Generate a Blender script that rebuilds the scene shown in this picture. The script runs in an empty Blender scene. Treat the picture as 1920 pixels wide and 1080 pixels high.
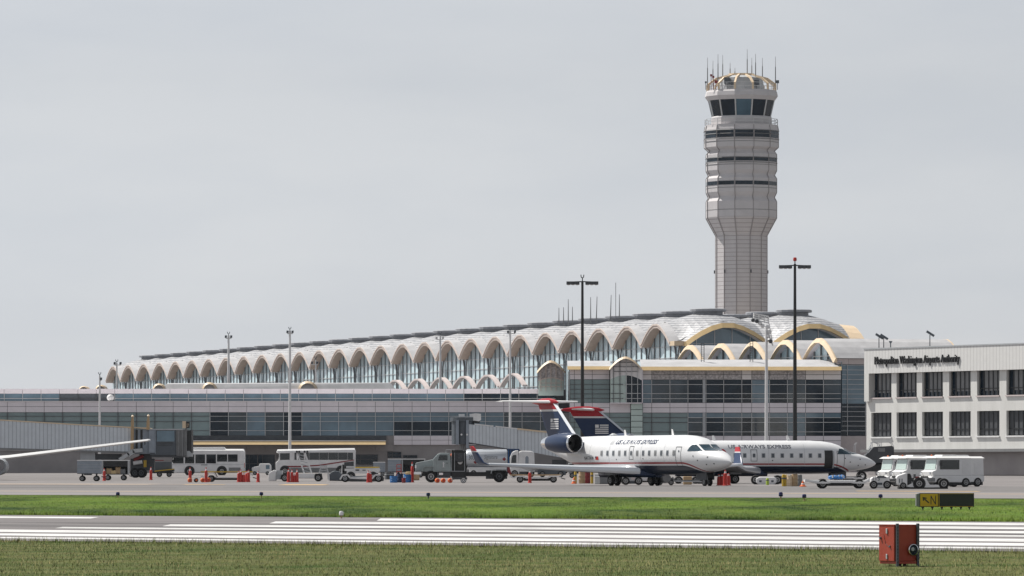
import bpy, bmesh, math, random
from mathutils import Vector, Matrix
R = math.radians
random.seed(7)
SC = bpy.context.scene
COL = SC.collection
# ------------------------------------------------------------------ camera
F, YH, CZ = 10000.0, 885.0, 1.7          # focal length and horizon row in photo pixels (1920 wide), eye height
cd = bpy.data.cameras.new('camera'); cam = bpy.data.objects.new('camera', cd); COL.objects.link(cam)
cam.location = (0, 0, CZ); cam.rotation_euler = (R(90), 0, 0)
cd.sensor_width = 36; cd.lens = 36 * F / 1920; cd.shift_y = (YH - 540) / 1920
cd.clip_start = 1; cd.clip_end = 20000
SC.camera = cam
# ------------------------------------------------------------------ sky and sun
SUN_EL, SUN_AZ = R(55), R(-58)            # azimuth clockwise from +Y: ahead and to the left
w = bpy.data.worlds.new('World'); SC.world = w; w.use_nodes = True
nt = w.node_tree; nt.nodes.clear(); N = nt.nodes.new; L = nt.links.new
out = N('ShaderNodeOutputWorld'); bg = N('ShaderNodeBackground'); sky = N('ShaderNodeTexSky')
sky.sky_type = 'NISHITA'; sky.sun_disc = False; sky.sun_elevation = SUN_EL; sky.sun_rotation = SUN_AZ
sky.air_density = 1.0; sky.dust_density = 0.42; sky.ozone_density = 1.0
hs = N('ShaderNodeHueSaturation'); hs.inputs['Saturation'].default_value = 0.07
tc = N('ShaderNodeTexCoord'); mp = N('ShaderNodeMapping'); mp.inputs['Scale'].default_value = (9, 9, 34)
nz = N('ShaderNodeTexNoise'); nz.inputs['Scale'].default_value = 1.6; nz.inputs['Detail'].default_value = 5
rp = N('ShaderNodeMapRange'); rp.inputs[1].default_value = .38; rp.inputs[2].default_value = .64; rp.inputs[3].default_value = .0; rp.inputs[4].default_value = 1.0
cm = N('ShaderNodeMixRGB'); cm.blend_type = 'MULTIPLY'; cm.inputs[0].default_value = 1
cl = N('ShaderNodeMixRGB'); cl.inputs[1].default_value = (.875, .91, .972, 1); cl.inputs[2].default_value = (.94, .965, 1.012, 1)
L(tc.outputs['Generated'], mp.inputs[0]); L(mp.outputs[0], nz.inputs[0]); L(nz.outputs[0], rp.inputs[0]); L(rp.outputs[0], cl.inputs[0])
L(sky.outputs[0], hs.inputs['Color']); L(hs.outputs[0], cm.inputs[1]); L(cl.outputs[0], cm.inputs[2])
L(cm.outputs[0], bg.inputs[0]); bg.inputs[1].default_value = 0.069; L(bg.outputs[0], out.inputs[0])
sd = bpy.data.lights.new('sun', 'SUN'); sun = bpy.data.objects.new('sun', sd); COL.objects.link(sun)
sd.energy = 3.9; sd.angle = R(.53); sd.color = (1, .955, .89)
tosun = Vector((math.sin(SUN_AZ) * math.cos(SUN_EL), math.cos(SUN_AZ) * math.cos(SUN_EL), math.sin(SUN_EL)))
sun.rotation_euler = tosun.to_track_quat('Z', 'Y').to_euler(); sun.location = (0, 0, 300)
SC.view_settings.view_transform = 'Standard'; SC.view_settings.look = 'None'
SC.view_settings.exposure = 0.55; SC.view_settings.gamma = 1
try:
    SC.cycles.max_bounces = 6; SC.cycles.diffuse_bounces = 3; SC.cycles.glossy_bounces = 3; SC.cycles.caustics_reflective = False
except Exception: pass

# ------------------------------------------------------------------ helpers
def lin(r, g, b):
    f = lambda c: (c / 255 / 12.92) if c / 255 <= .04045 else ((c / 255 + .055) / 1.055) ** 2.4
    return (f(r), f(g), f(b))
MATS = {}
def mat(name, col, rough=.6, metal=0.0, var=.12, scale=1.5, spec=.5, stretch=(1, 1, 1), bump=0.0, coat=0.0, emit=None):
    m = bpy.data.materials.new(name); m.use_nodes = True; MATS[name] = m
    t = m.node_tree; b = t.nodes['Principled BSDF']; n = t.nodes.new
    b.inputs['Roughness'].default_value = rough; b.inputs['Metallic'].default_value = metal
    b.inputs['Specular IOR Level'].default_value = spec; b.inputs['Coat Weight'].default_value = coat
    tcn = n('ShaderNodeTexCoord'); mpn = n('ShaderNodeMapping'); mpn.inputs['Scale'].default_value = stretch
    no = n('ShaderNodeTexNoise'); no.inputs['Scale'].default_value = scale; no.inputs['Detail'].default_value = 4; no.inputs['Roughness'].default_value = .65
    mr = n('ShaderNodeMapRange'); mr.inputs[1].default_value = .28; mr.inputs[2].default_value = .72
    mr.inputs[3].default_value = 1 - var; mr.inputs[4].default_value = 1 + var
    mx = n('ShaderNodeVectorMath'); mx.operation = 'SCALE'; mx.inputs[0].default_value = col[:3]
    k = t.links.new
    k(tcn.outputs['Object'], mpn.inputs[0]); k(mpn.outputs[0], no.inputs[0]); k(no.outputs[0], mr.inputs[0]); k(mr.outputs[0], mx.inputs['Scale'])
    k(mx.outputs[0], b.inputs['Base Color'])
    if bump:
        bp = n('ShaderNodeBump'); bp.inputs['Strength'].default_value = bump; k(no.outputs[0], bp.inputs['Height']); k(bp.outputs[0], b.inputs['Normal'])
    m['mx'] = mx.name
    return m
def node_tools(m):
    t = m.node_tree
    def math_(op, a, b=None, c=None):
        q = t.nodes.new('ShaderNodeMath'); q.operation = op
        for i, x in enumerate((a, b, c)):
            if x is None: continue
            if isinstance(x, (int, float)): q.inputs[i].default_value = x
            else: t.links.new(x, q.inputs[i])
        return q.outputs[0]
    def mix(fac, a, b):
        q = t.nodes.new('ShaderNodeMixRGB')
        for i, x in enumerate((fac, a, b)):
            if isinstance(x, (int, float)): q.inputs[i].default_value = x
            elif isinstance(x, tuple): q.inputs[i].default_value = x if len(x) == 4 else x + (1,)
            else: t.links.new(x, q.inputs[i])
        return q.outputs[0]
    tcn = next(q for q in t.nodes if q.type == 'TEX_COORD')
    sp = t.nodes.new('ShaderNodeSeparateXYZ'); t.links.new(tcn.outputs['Object'], sp.inputs[0])
    return t, math_, mix, sp.outputs, t.nodes[m['mx']], t.nodes['Principled BSDF']
class MB:
    def __init__(s): s.v = []; s.f = []
    def poly(s, pts):
        i = len(s.v); s.v += [Vector(p) for p in pts]; s.f.append(list(range(i, i + len(pts)))); return s
    def box(s, x0, x1, y0, y1, z0, z1):
        return s.hexa([(x0, y0, z0), (x1, y0, z0), (x1, y1, z0), (x0, y1, z0), (x0, y0, z1), (x1, y0, z1), (x1, y1, z1), (x0, y1, z1)])
    def hexa(s, p):
        i = len(s.v); s.v += [Vector(q) for q in p]
        for q in ((0, 3, 2, 1), (4, 5, 6, 7), (0, 1, 5, 4), (1, 2, 6, 5), (2, 3, 7, 6), (3, 0, 4, 7)): s.f.append([i + k for k in q])
        return s
    def bar(s, a, b, w, h=None):
        a = Vector(a); b = Vector(b); d = (b - a).normalized(); h = h or w
        u = Vector((0, 0, 1)) if abs(d.z) < .95 else Vector((0, 1, 0))
        x = d.cross(u).normalized() * w / 2; y = x.cross(d).normalized() * h / 2
        return s.hexa([a - x - y, a + x - y, b + x - y, b - x - y, a - x + y, a + x + y, b + x + y, b - x + y])
    def cyl(s, a, b, r0, r1=None, n=10, caps=True):
        a = Vector(a); b = Vector(b); r1 = r0 if r1 is None else r1
        d = (b - a).normalized(); u = Vector((0, 0, 1)) if abs(d.z) < .9 else Vector((1, 0, 0))
        x = d.cross(u).normalized(); y = d.cross(x)
        ra = [a + (x * math.cos(2 * math.pi * k / n) + y * math.sin(2 * math.pi * k / n)) * r0 for k in range(n)]
        rb = [b + (x * math.cos(2 * math.pi * k / n) + y * math.sin(2 * math.pi * k / n)) * r1 for k in range(n)]
        return s.loft([ra, rb], caps)
    def loft(s, rings, caps=True, closed=True):
        i = len(s.v); n = len(rings[0])
        for r in rings: s.v += [Vector(p) for p in r]
        for j in range(len(rings) - 1):
            for k in range(n if closed else n - 1):
                a = i + j * n + k; b = i + j * n + (k + 1) % n; s.f.append([a, b, b + n, a + n])
        if caps and closed: s.f.append([i + k for k in range(n)][::-1]); s.f.append([i + (len(rings) - 1) * n + k for k in range(n)])
        return s
    def prism(s, prof, y0, y1):
        return s.loft([[(x, y0, z) for x, z in prof], [(x, y1, z) for x, z in prof]])
    def lathe(s, prof, n=16, c=(0, 0, 0), axis='z', ph=0, caps=True):
        rings = []
        for r, h in prof:
            q = []
            for k in range(n):
                a = 2 * math.pi * k / n + ph; ca, sa = r * math.cos(a), r * math.sin(a)
                q.append((c[0] + ca, c[1] + sa, c[2] + h) if axis == 'z' else ((c[0] + h, c[1] + ca, c[2] + sa) if axis == 'x' else (c[0] + ca, c[1] + h, c[2] + sa)))
            rings.append(q)
        return s.loft(rings, caps)
    def tube(s, pts, r, n=6):
        for a, b in zip(pts[:-1], pts[1:]): s.cyl(a, b, r, r, n)
        return s
    def build(s, name, m, parent=None, smooth=False, world=False, fix=True, label=None):
        me = bpy.data.meshes.new(name)
        v = s.v
        if world and parent is not None:
            root = parent
            while root.parent: root = root.parent
            inv = (Matrix.Translation(root.location) @ root.rotation_euler.to_matrix().to_4x4()).inverted()
            v = [inv @ p for p in v]
        me.from_pydata([tuple(p) for p in v], [], s.f)
        if fix:
            bm = bmesh.new(); bm.from_mesh(me); bmesh.ops.recalc_face_normals(bm, faces=bm.faces); bm.to_mesh(me); bm.free()
        if smooth:
            me.polygons.foreach_set('use_smooth', [True] * len(me.polygons)); me.set_sharp_from_angle(angle=R(40))
        me.materials.append(MATS[m] if isinstance(m, str) else m)
        o = bpy.data.objects.new(name, me); COL.objects.link(o)
        if parent is not None: o.parent = parent
        if label: o['label'] = label
        return o
def tag(o, label, cat, group=None):
    o['label'] = label; o['category'] = cat
    if group: o['group'] = group
    return o
def thing(name, label, cat, loc=(0, 0, 0), rz=0.0, group=None):
    o = bpy.data.objects.new(name, None); COL.objects.link(o); o.location = loc; o.rotation_euler = (0, 0, rz)
    o.empty_display_size = .5
    return tag(o, label, cat, group)
def dup(root, loc, rz, label, group=None):
    def cp(o, par):
        c = o.copy(); COL.objects.link(c)
        if par is not None: c.parent = par
        for ch in [q for q in bpy.data.objects if q.parent == o]: cp(ch, c)
        return c
    c = cp(root, None); c.location = loc; c.rotation_euler = (0, 0, rz); c['label'] = label
    if group: c['group'] = group
    return c
def text_tris(s, size, shear=0.0, offset=0.0, align='LEFT', thick=0.0):
    cu = bpy.data.curves.new('lettering', 'FONT'); cu.body = s; cu.size = size; cu.shear = shear; cu.offset = offset; cu.align_x = align; cu.resolution_u = 3; cu.extrude = thick
    ob = bpy.data.objects.new('lettering', cu); COL.objects.link(ob)
    me = bpy.data.meshes.new_from_object(ob.evaluated_get(bpy.context.evaluated_depsgraph_get()))
    vs = [tuple(q.co) for q in me.vertices]; fs = [list(q.vertices) for q in me.polygons]
    bpy.data.objects.remove(ob); bpy.data.curves.remove(cu); bpy.data.meshes.remove(me)
    return vs, fs
def lettering(name, s, size, fn, m, parent, **k):
    vs, fs = text_tris(s, size, **k); b = MB(); b.v = [Vector(fn(x, y)) for x, y, _ in vs]; b.f = fs
    return b.build(name, m, parent, fix=False)
def X(px, Y): return (px - 960) * Y / F
def Z(py, Y): return CZ + (YH - py) * Y / F
# ground: a gentle rise across the field, the runway turned against the picture plane
TH = R(38); TT = math.tan(TH); DU = Vector((math.cos(TH), -math.sin(TH)))
PROF = [(-400, -1.95), (60, -1.80), (95, -1.65), (113, -1.57), (158, -1.375), (182, -1.27), (250, -1.16), (364, -.95), (450, -.92), (645, -.28), (760, -.05), (1500, 0), (9000, 0)]
def gprof(c):
    for (a, ga), (b, gb) in zip(PROF[:-1], PROF[1:]):
        if c <= b: return ga + (gb - ga) * (c - a) / (b - a)
    return 0.0
def gz(x, y): return CZ + gprof(y + x * TT)
def at(px, py):                            # ground point under a pixel
    lo, hi = 40.0, 1400.0
    for _ in range(60):
        m = (lo + hi) / 2; x = X(px, m)
        if YH + (CZ - gz(x, m)) * F / m > py: lo = m
        else: hi = m
    x = X(px, lo); return Vector((x, lo, gz(x, lo)))
def on(px, Y):
    x = X(px, Y); return Vector((x, Y, gz(x, Y)))
# ------------------------------------------------------------------ materials
mat('asphalt', (.148, .137, .138), .9, var=.38, scale=.5, stretch=(.22, 1, 1), bump=.05)
mat('concrete', (.17, .158, .156), .9, var=.16, scale=.06, stretch=(1, .25, 1))
mat('shoulder', (.195, .182, .18), .9, var=.22, scale=.3, stretch=(.12, 1, 1))
mat('marking_white', (.58, .58, .575), .8, var=.22, scale=1.6, stretch=(.5, 1, 1))
m = MATS['marking_white']; t, ma, mix, xyz, mx, bs = node_tools(m)
no = t.nodes.new('ShaderNodeTexNoise'); no.inputs['Scale'].default_value = 1.1; no.inputs['Detail'].default_value = 6; mpw = t.nodes.new('ShaderNodeMapping'); mpw.inputs['Rotation'].default_value = (0, 0, TH); mpw.inputs['Scale'].default_value = (.16, 1.5, 1)
t.links.new(next(q for q in t.nodes if q.type == 'TEX_COORD').outputs['Object'], mpw.inputs[0]); t.links.new(mpw.outputs[0], no.inputs[0])
t.links.new(mix(ma('MULTIPLY', ma('GREATER_THAN', no.outputs[0], .60), .6), mx.outputs[0], (.2, .19, .19)), bs.inputs['Base Color'])
mat('marking_yellow', (.62, .40, .16), .8, var=.35, scale=.5)
mat('patch_tan', (.34, .275, .22), .9, var=.15, scale=.3)
mat('rubber_streak', (.10, .094, .095), .9, var=.5, scale=.4, stretch=(.1, 1, 1))
mat('tar', (.06, .06, .065), .8, var=.3)
mat('white', (.78, .78, .78), .35, var=.05, scale=.8)
mat('white_dull', (.74, .74, .745), .5, var=.10, scale=1.2)
mat('grey_light', (.42, .44, .46), .5, var=.10)
mat('grey_blue', (.27, .31, .36), .55, var=.12)
mat('grey', (.20, .205, .21), .6, var=.15)
mat('grey_dark', (.065, .07, .078), .6, var=.2)
mat('slate', (.085, .10, .118), .55, var=.12)
mat('black', (.018, .019, .021), .5, var=.2)
mat('rubber', (.016, .016, .017), .85, var=.2)
mat('rim', (.38, .38, .38), .45, metal=.3, var=.2, scale=6)
mat('chrome', (.75, .76, .78), .18, metal=1, var=.03)
mat('red', (.50, .035, .025), .5, var=.10)
mat('red_dark', (.22, .018, .022), .45, var=.08)
mat('orange', (.75, .16, .04), .5, var=.08)
mat('hivis_orange', (.80, .18, .05), .7, var=.08)
mat('hivis_lime', (.40, .55, .06), .7, var=.08)
mat('yellow', (.52, .34, .03), .5, var=.10)
mat('tan', (.44, .31, .18), .7, var=.15)
mat('gold', (.68, .50, .26), .5, var=.07)
mat('gold_pale', (.72, .57, .40), .5, var=.06)
mat('blue', (.03, .16, .42), .45, var=.12)
mat('navy', (.018, .036, .085), .32, var=.06, spec=.3)
mat('glass_dark', (.009, .020, .034), .04, var=.5, scale=.3, spec=.3, bump=.12)
mat('glass_deep', (.022, .042, .060), .04, var=.6, scale=.25, spec=.7, bump=.15)
mat('glass_blue', (.115, .185, .24), .06, var=.30, scale=.22, spec=.7, bump=.12)
mat('glass_green', (.20, .275, .285), .16, var=.10, scale=.3, spec=.7)
mat('glass_pale', (.50, .61, .575), .14, var=.12, scale=.3, spec=.7)
mat('glass_hall', (.52, .67, .73), .12, var=.14, scale=.25, spec=.9)
mat('glass_vehicle', (.012, .016, .02), .05, var=.2, spec=.8)
mat('panel', (.78, .735, .775), .5, var=.06, scale=.6)
mat('panel_light', (.80, .775, .78), .5, var=.06, scale=.6)
mat('panel_mesh', (.46, .44, .45), .7, var=.55, scale=3.5)
mat('pink_stone', (.58, .51, .50), .6, var=.07)
mat('fascia', (.62, .53, .48), .55, var=.05)
mat('soffit', (.64, .51, .43), .7, var=.08)
mat('column_dark', (.16, .165, .175), .5, var=.15)
mat('frame_light', (.55, .56, .57), .4, metal=.2, var=.1)
mat('frame_dark', (.085, .085, .095), .5, var=.1)
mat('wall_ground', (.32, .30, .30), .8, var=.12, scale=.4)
mat('office', (.68, .68, .66), .7, var=.09, scale=.9, stretch=(1, 1, .18))
mat('skin', (.45, .27, .19), .6, var=.05)
mat('cloth_dark', (.03, .035, .05), .8, var=.15)
mat('lantern_grey', (.27, .28, .305), .6, var=.15)
mat('roof_white', (.46, .46, .472), .5, var=.14, scale=.5)
m = mat('roof_metal', (.40, .405, .42), .5, metal=.1, var=.34, scale=2.2)
t, ma, mix, xyz, mx, bs = node_tools(m)      # stepped metal courses
fr = ma('FRACT', ma('MULTIPLY', xyz[2], 2.6)); st = ma('LESS_THAN', fr, .30)
t.links.new(mix(st, mx.outputs[0], (.19, .20, .225)), bs.inputs['Base Color'])
m = mat('tower_panel', (.565, .54, .545), .75, var=.05, scale=.7)
t, ma, mix, xyz, mx, bs = node_tools(m)      # precast courses with dark joints
fr = ma('FRACT', ma('MULTIPLY', xyz[2], 1 / .70)); st = ma('LESS_THAN', fr, .13)
t.links.new(mix(st, mx.outputs[0], (.33, .29, .295)), bs.inputs['Base Color'])
mat('tower_smooth', (.57, .55, .56), .7, var=.06, scale=.6)
m = mat('office_ribbed', (.70, .70, .69), .65, var=.04)
t, ma, mix, xyz, mx, bs = node_tools(m)
fr = ma('FRACT', ma('MULTIPLY', xyz[0], 1.7)); st = ma('LESS_THAN', fr, .16)
t.links.new(mix(st, mx.outputs[0], (.55, .55, .54)), bs.inputs['Base Color'])
m = mat('corrugated', (.60, .645, .69), .5, metal=.1, var=.07)
t, ma, mix, xyz, mx, bs = node_tools(m)
fr = ma('FRACT', ma('MULTIPLY', xyz[0], 2.4)); st = ma('LESS_THAN', fr, .2)
t.links.new(mix(st, mx.outputs[0], (.40, .43, .47)), bs.inputs['Base Color'])
def grass_mat(name, a, b, c, sc=.05, fine=6.0, st=(1, .2, 1)):
    m = mat(name, a, .95, var=.0, spec=.1); t, ma, mix, xyz, mx, bs = node_tools(m)
    g = t.nodes.new('ShaderNodeNewGeometry')
    def noise(s, det, vec=(1, 1, 1)):
        mp = t.nodes.new('ShaderNodeMapping'); mp.inputs['Scale'].default_value = vec; mp.inputs['Rotation'].default_value = (0, 0, R(12))
        n = t.nodes.new('ShaderNodeTexNoise'); n.inputs['Scale'].default_value = s; n.inputs['Detail'].default_value = det
        t.links.new(g.outputs['Position'], mp.inputs[0]); t.links.new(mp.outputs[0], n.inputs[0])
        r = t.nodes.new('ShaderNodeMapRange'); r.inputs[1].default_value = .41; r.inputs[2].default_value = .59; t.links.new(n.outputs[0], r.inputs[0]); return r.outputs[0]
    big = noise(sc, 3, st); mid = noise(sc * 4, 3, st); fin = noise(fine, 3)
    k = mix(big, a, b); k = mix(ma('MULTIPLY', mid, .42), k, c); 
    q = t.nodes.new('ShaderNodeMixRGB'); q.blend_type = 'MULTIPLY'; q.inputs[0].default_value = .5
    t.links.new(k, q.inputs[1]); r = mix(fin, (.45, .45, .45), (1.25, 1.25, 1.2)); t.links.new(r, q.inputs[2])
    t.links.new(q.outputs[0], bs.inputs['Base Color'])
    return m
grass_mat('grass_far', (.090, .155, .019), (.022, .050, .008), (.15, .195, .038), .20)
grass_mat('grass_near', (.098, .118, .036), (.045, .082, .017), (.195, .165, .085), .55, 9, (.35, .9, 1))
# ------------------------------------------------------------------ ground, runway, apron
def strip(name, c0, c1, u0, u1, dz, m, kind='structure', nu=1):
    cs = sorted({c0, c1} | {c for c, _ in PROF if c0 < c < c1})
    b = MB(); us = [u0 + (u1 - u0) * k / nu for k in range(nu + 1)]
    for c in cs:
        for u in us: b.v.append(Vector((u * DU.x, c + u * DU.y, CZ + gprof(c) + dz)))
    n = nu + 1
    for j in range(len(cs) - 1):
        for k in range(nu):
            i = j * n + k; b.f.append([i, i + 1, i + n + 1, i + n])
    o = b.build(name, m, fix=False)
    if kind: o['kind'] = kind
    return o
strip('ground', -400, 9000, -6000, 6000, -.012, 'grass_far')
strip('grass_field', -60, 113, -300, 300, -.006, 'grass_near')
strip('runway', 113, 158, -400, 400, 0, 'asphalt')
strip('apron', 262, 1600, -900, 900, 0, 'concrete')
strip('taxiway_shoulder', 250, 300, -900, 900, .004, 'shoulder')
def ycross(py):                            # Yc of a pixel row at the picture centre
    return at(960, py).y
b = MB()
for k, (ya, yb, px0) in enumerate([(973.7, 978.8, 710), (980.7, 985.6, 511), (988, 992.8, 312), (995, 998.8, 110), (1001.4, 1007.4, -92), (1009, 1014.7, -294), (1016.4, 1020, -500)]):
    c1, c0 = ycross(ya + .55), ycross(yb - .45); cm = (c0 + c1) / 2
    u0 = X(px0, cm) / DU.x / (1 + X(px0, 1) * TT)
    n = 40
    for c, tgt in ((c0, 0), (c1, 1)):
        pass
    i = len(b.v)
    for c in (c0, c1):
        for q in range(n + 1):
            u = u0 + (70 - u0) * q / n; e = .06 * math.sin(q * 2.1 + k) * (1 if c == c0 else -1)
            b.v.append(Vector((u * DU.x, c + e + u * DU.y, CZ + gprof(c) + .005)))
    for q in range(n): b.f.append([i + q, i + q + 1, i + n + 2 + q, i + n + 1 + q])
o = b.build('runway_threshold_marking', 'marking_white', fix=False); o['kind'] = 'structure'
c1, c0 = ycross(975.3), ycross(978.2)
o = strip('runway_edge_marking', c0, c1, -60, X(190, 155) / DU.x / (1 + X(190, 1) * TT), .005, 'marking_white')
for name, c0, c1, u0, u1, m, dz in (('taxiway_line', 283, 284.2, -300, 300, 'marking_yellow', .008), ('asphalt_patch', 300, 372, -500, 500, 'asphalt_worn', .005), ('concrete_patch', 374, 396, -75, -34.5, 'patch_tan', .010), ('concrete_patch', 382, 388, -33.5, -29, 'patch_tan', .010),
                               ('lead_in_line', 372, 386, -21.5, -17.2, 'marking_yellow', .012), ('lead_in_line', 376, 381, -31, -27, 'marking_yellow', .012), ('lead_in_line', 306, 309, 24, 32, 'marking_yellow', .012), ('expansion_joint', 322, 323.2, -60, -27, 'tar', .011), ('expansion_joint', 335, 335.8, -24, 5, 'tar', .011), ('expansion_joint', 328, 328.5, 2, 30, 'tar', .011), ('expansion_joint', 356, 357, -50, -38, 'tar', .011), ('tyre_streak', 134, 137.5, -60, 70, 'rubber_streak', .003), ('tyre_streak', 141.2, 143, -60, 30, 'rubber_streak', .003)):
    if m == 'asphalt_worn' and m not in MATS: mat(m, (.138, .131, .13), .9, var=.30, scale=.25, stretch=(.12, 1, 1))
    strip(name, c0, c1, u0, u1, dz, m)
# ------------------------------------------------------------------ terminal hall: 27 domed bays, two deep
BAY = 13.7; Z0 = 845.1
P0 = Vector((268.77 * Z0 / F, Z0, 0)); E1 = Vector((-.3123, .95, 0)); E2 = Vector((.95, .3123, 0))
ZC = CZ + 278.26 * Z0 / F; AMP = 3.05; ZT = ZC - AMP; DEEP = 14.6; OUT = 1.6
def HP(n, o, z): return P0 + E1 * (BAY * n) + E2 * o + Vector((0, 0, z))
hall = thing('terminal_hall', 'long terminal hall with a row of white vaulted canopies over pale glass', 'terminal', tuple(HP(13, 14, CZ)))
def drop(t):
    t = min(1, abs(t)); return min(1.0, (t / .955) ** 1.75)
TS = [-1, -.955, -.80, -.62, -.37, -.14, .14, .37, .62, .80, .955, 1]
def arch(n0, half=.5): return [(n0 + t * half, -drop(t) * AMP) for t in TS]
NB = 27
dome_mb = MB()
K = 12
for r in range(2):
    for i in range(NB):
        oc = OUT + DEEP * (r + .5)
        g = len(dome_mb.v)
        for a in range(K + 1):
            for c in range(K + 1):
                u = -1 + 2 * a / K; v = -1 + 2 * c / K
                A = 1 - drop(u); B = 1 - drop(v)
                dome_mb.v.append(HP(i + u * .5, oc + v * DEEP / 2, ZT + .25 + AMP * (A + B - .5 * A * B)))
        for a in range(K):
            for c in range(K):
                q = g + a * (K + 1) + c; dome_mb.f.append([q, q + 1, q + K + 2, q + K + 1])
dome_mb.build('roof', 'roof_metal', hall, world=True)
for i in range(NB):
    for r in range(2):
        c = HP(i, OUT + DEEP * (r + .5), 0); zt = ZT + .25 + AMP * 1.5
        b = MB(); b.lathe([(2.35, zt - .6), (2.35, zt + .15), (2.9, zt + .2), (2.9, zt + .55), (2.7, zt + .65), (0.1, zt + .7)], 16, (c.x, c.y, 0))
        b.build('lantern', 'lantern_grey', hall, world=True)
wing = lambda n, z, o: HP(n, o, z)
for i in range(NB):
    ar = arch(i)
    # canopy top (white), soffit and edge fascia
    b = MB(); th = .62
    b.loft([[HP(n, 0.02, ZC + d) for n, d in ar], [HP(n, OUT + .2, ZC + d + .28) for n, d in ar]], closed=False)
    b.build('canopy', 'roof_white', hall, world=True, fix=False)
    b = MB(); lo = lambda d: ZC + d - th
    b.loft([[HP(n, .12, lo(d) + .02) for n, d in ar], [HP(n, OUT + .15, lo(d) + .02) for n, d in ar]], closed=False)
    b.build('soffit', 'soffit', hall, world=True, fix=False)
    b = MB()
    for (n0, d0), (n1, d1) in zip(ar[:-1], ar[1:]):
        b.hexa([HP(n0, 0, lo(d0)), HP(n1, 0, lo(d1)), HP(n1, .12, lo(d1)), HP(n0, .12, lo(d0)), HP(n0, 0, ZC + d0), HP(n1, 0, ZC + d1), HP(n1, .12, ZC + d1), HP(n0, .12, ZC + d0)])
        b.hexa([HP(n0, -.1, ZC + d0 - .24), HP(n1, -.1, ZC + d1 - .24), HP(n1, 0, ZC + d1 - .24), HP(n0, 0, ZC + d0 - .24), HP(n0, -.1, ZC + d0 + .03), HP(n1, -.1, ZC + d1 + .03), HP(n1, 0, ZC + d1 + .03), HP(n0, 0, ZC + d0 + .03)])
    b.build('fascia', 'fascia', hall, world=True)
    # glass wall of the bay
    zb = CZ + 9
    b = MB(); b.poly([HP(i - .5, OUT, zb), HP(i + .5, OUT, zb)] + [HP(i + t * .5, OUT, lo(-drop(t) * AMP) + .2) for t in TS[::-1]])
    pane = b.build('window', 'glass_hall', hall, world=True, fix=False)
    b = MB()
    for t in (-.76, -.4, -.04, .32, .68):
        z1 = lo(-drop(t) * AMP) + .15
        p = HP(i + t * .5, OUT - .22, 0); q = HP(i + t * .5 + .034, OUT - .02, 0)
        b.hexa([HP(i + t * .5 - .011, OUT - .13, zb), HP(i + t * .5 + .011, OUT - .13, zb), HP(i + t * .5 + .011, OUT - .03, zb), HP(i + t * .5 - .011, OUT - .03, zb),
                HP(i + t * .5 - .011, OUT - .13, z1), HP(i + t * .5 + .011, OUT - .13, z1), HP(i + t * .5 + .011, OUT - .03, z1), HP(i + t * .5 - .011, OUT - .03, z1)])
    b.build('mullion', 'column_dark', pane, world=True)
    b = MB()
    for k in range(6):
        z = zb + 2.0 + 1.75 * k
        tm = .46
        while drop(tm * 2) * AMP > ZC - th - z + .1 and tm > .1: tm -= .04
        b.hexa([HP(i - tm, OUT - .12, z), HP(i + tm, OUT - .12, z), HP(i + tm, OUT - .02, z), HP(i - tm, OUT - .02, z), HP(i - tm, OUT - .12, z + .09), HP(i + tm, OUT - .12, z + .09), HP(i + tm, OUT - .02, z + .09), HP(i - tm, OUT - .02, z + .09)])
    b.build('transom', 'frame_light', pane, world=True)
    b = MB()
    for s in (-.035, .035):
        b.cyl(HP(i - .5 + s, OUT - .45, zb), HP(i - .5 + s, OUT - .45, ZT - 2.0), .13, n=8)
        b.bar(HP(i - .5 + s, OUT - .45, ZT - 2.0), HP(i - .5 + s * 2.4, OUT - .45, ZT - .55), .16)
    b.build('column', 'column_dark', hall, world=True)
# far gable and rear eave
b = MB(); b.loft([[HP(NB - .5, OUT + .2, CZ), HP(NB - .5, OUT + DEEP * 2, CZ)], [HP(NB - .5, OUT + .2, ZT), HP(NB - .5, OUT + DEEP * 2, ZT)]], closed=False); b.build('end_wall', 'pink_stone', hall, world=True, fix=False)
for i in range(NB):
    ar = arch(i); b = MB(); o0 = OUT + 2 * DEEP
    b.loft([[HP(n, o0 - .2, ZC + d + .26) for n, d in ar], [HP(n, o0 + 2.6, ZC + d) for n, d in ar], [HP(n, o0 + 2.6, ZC + d - .6) for n, d in ar]], closed=False)
    b.build('rear_canopy', 'gold_pale' if i else 'gold_pale', hall, world=True, fix=False)
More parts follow.
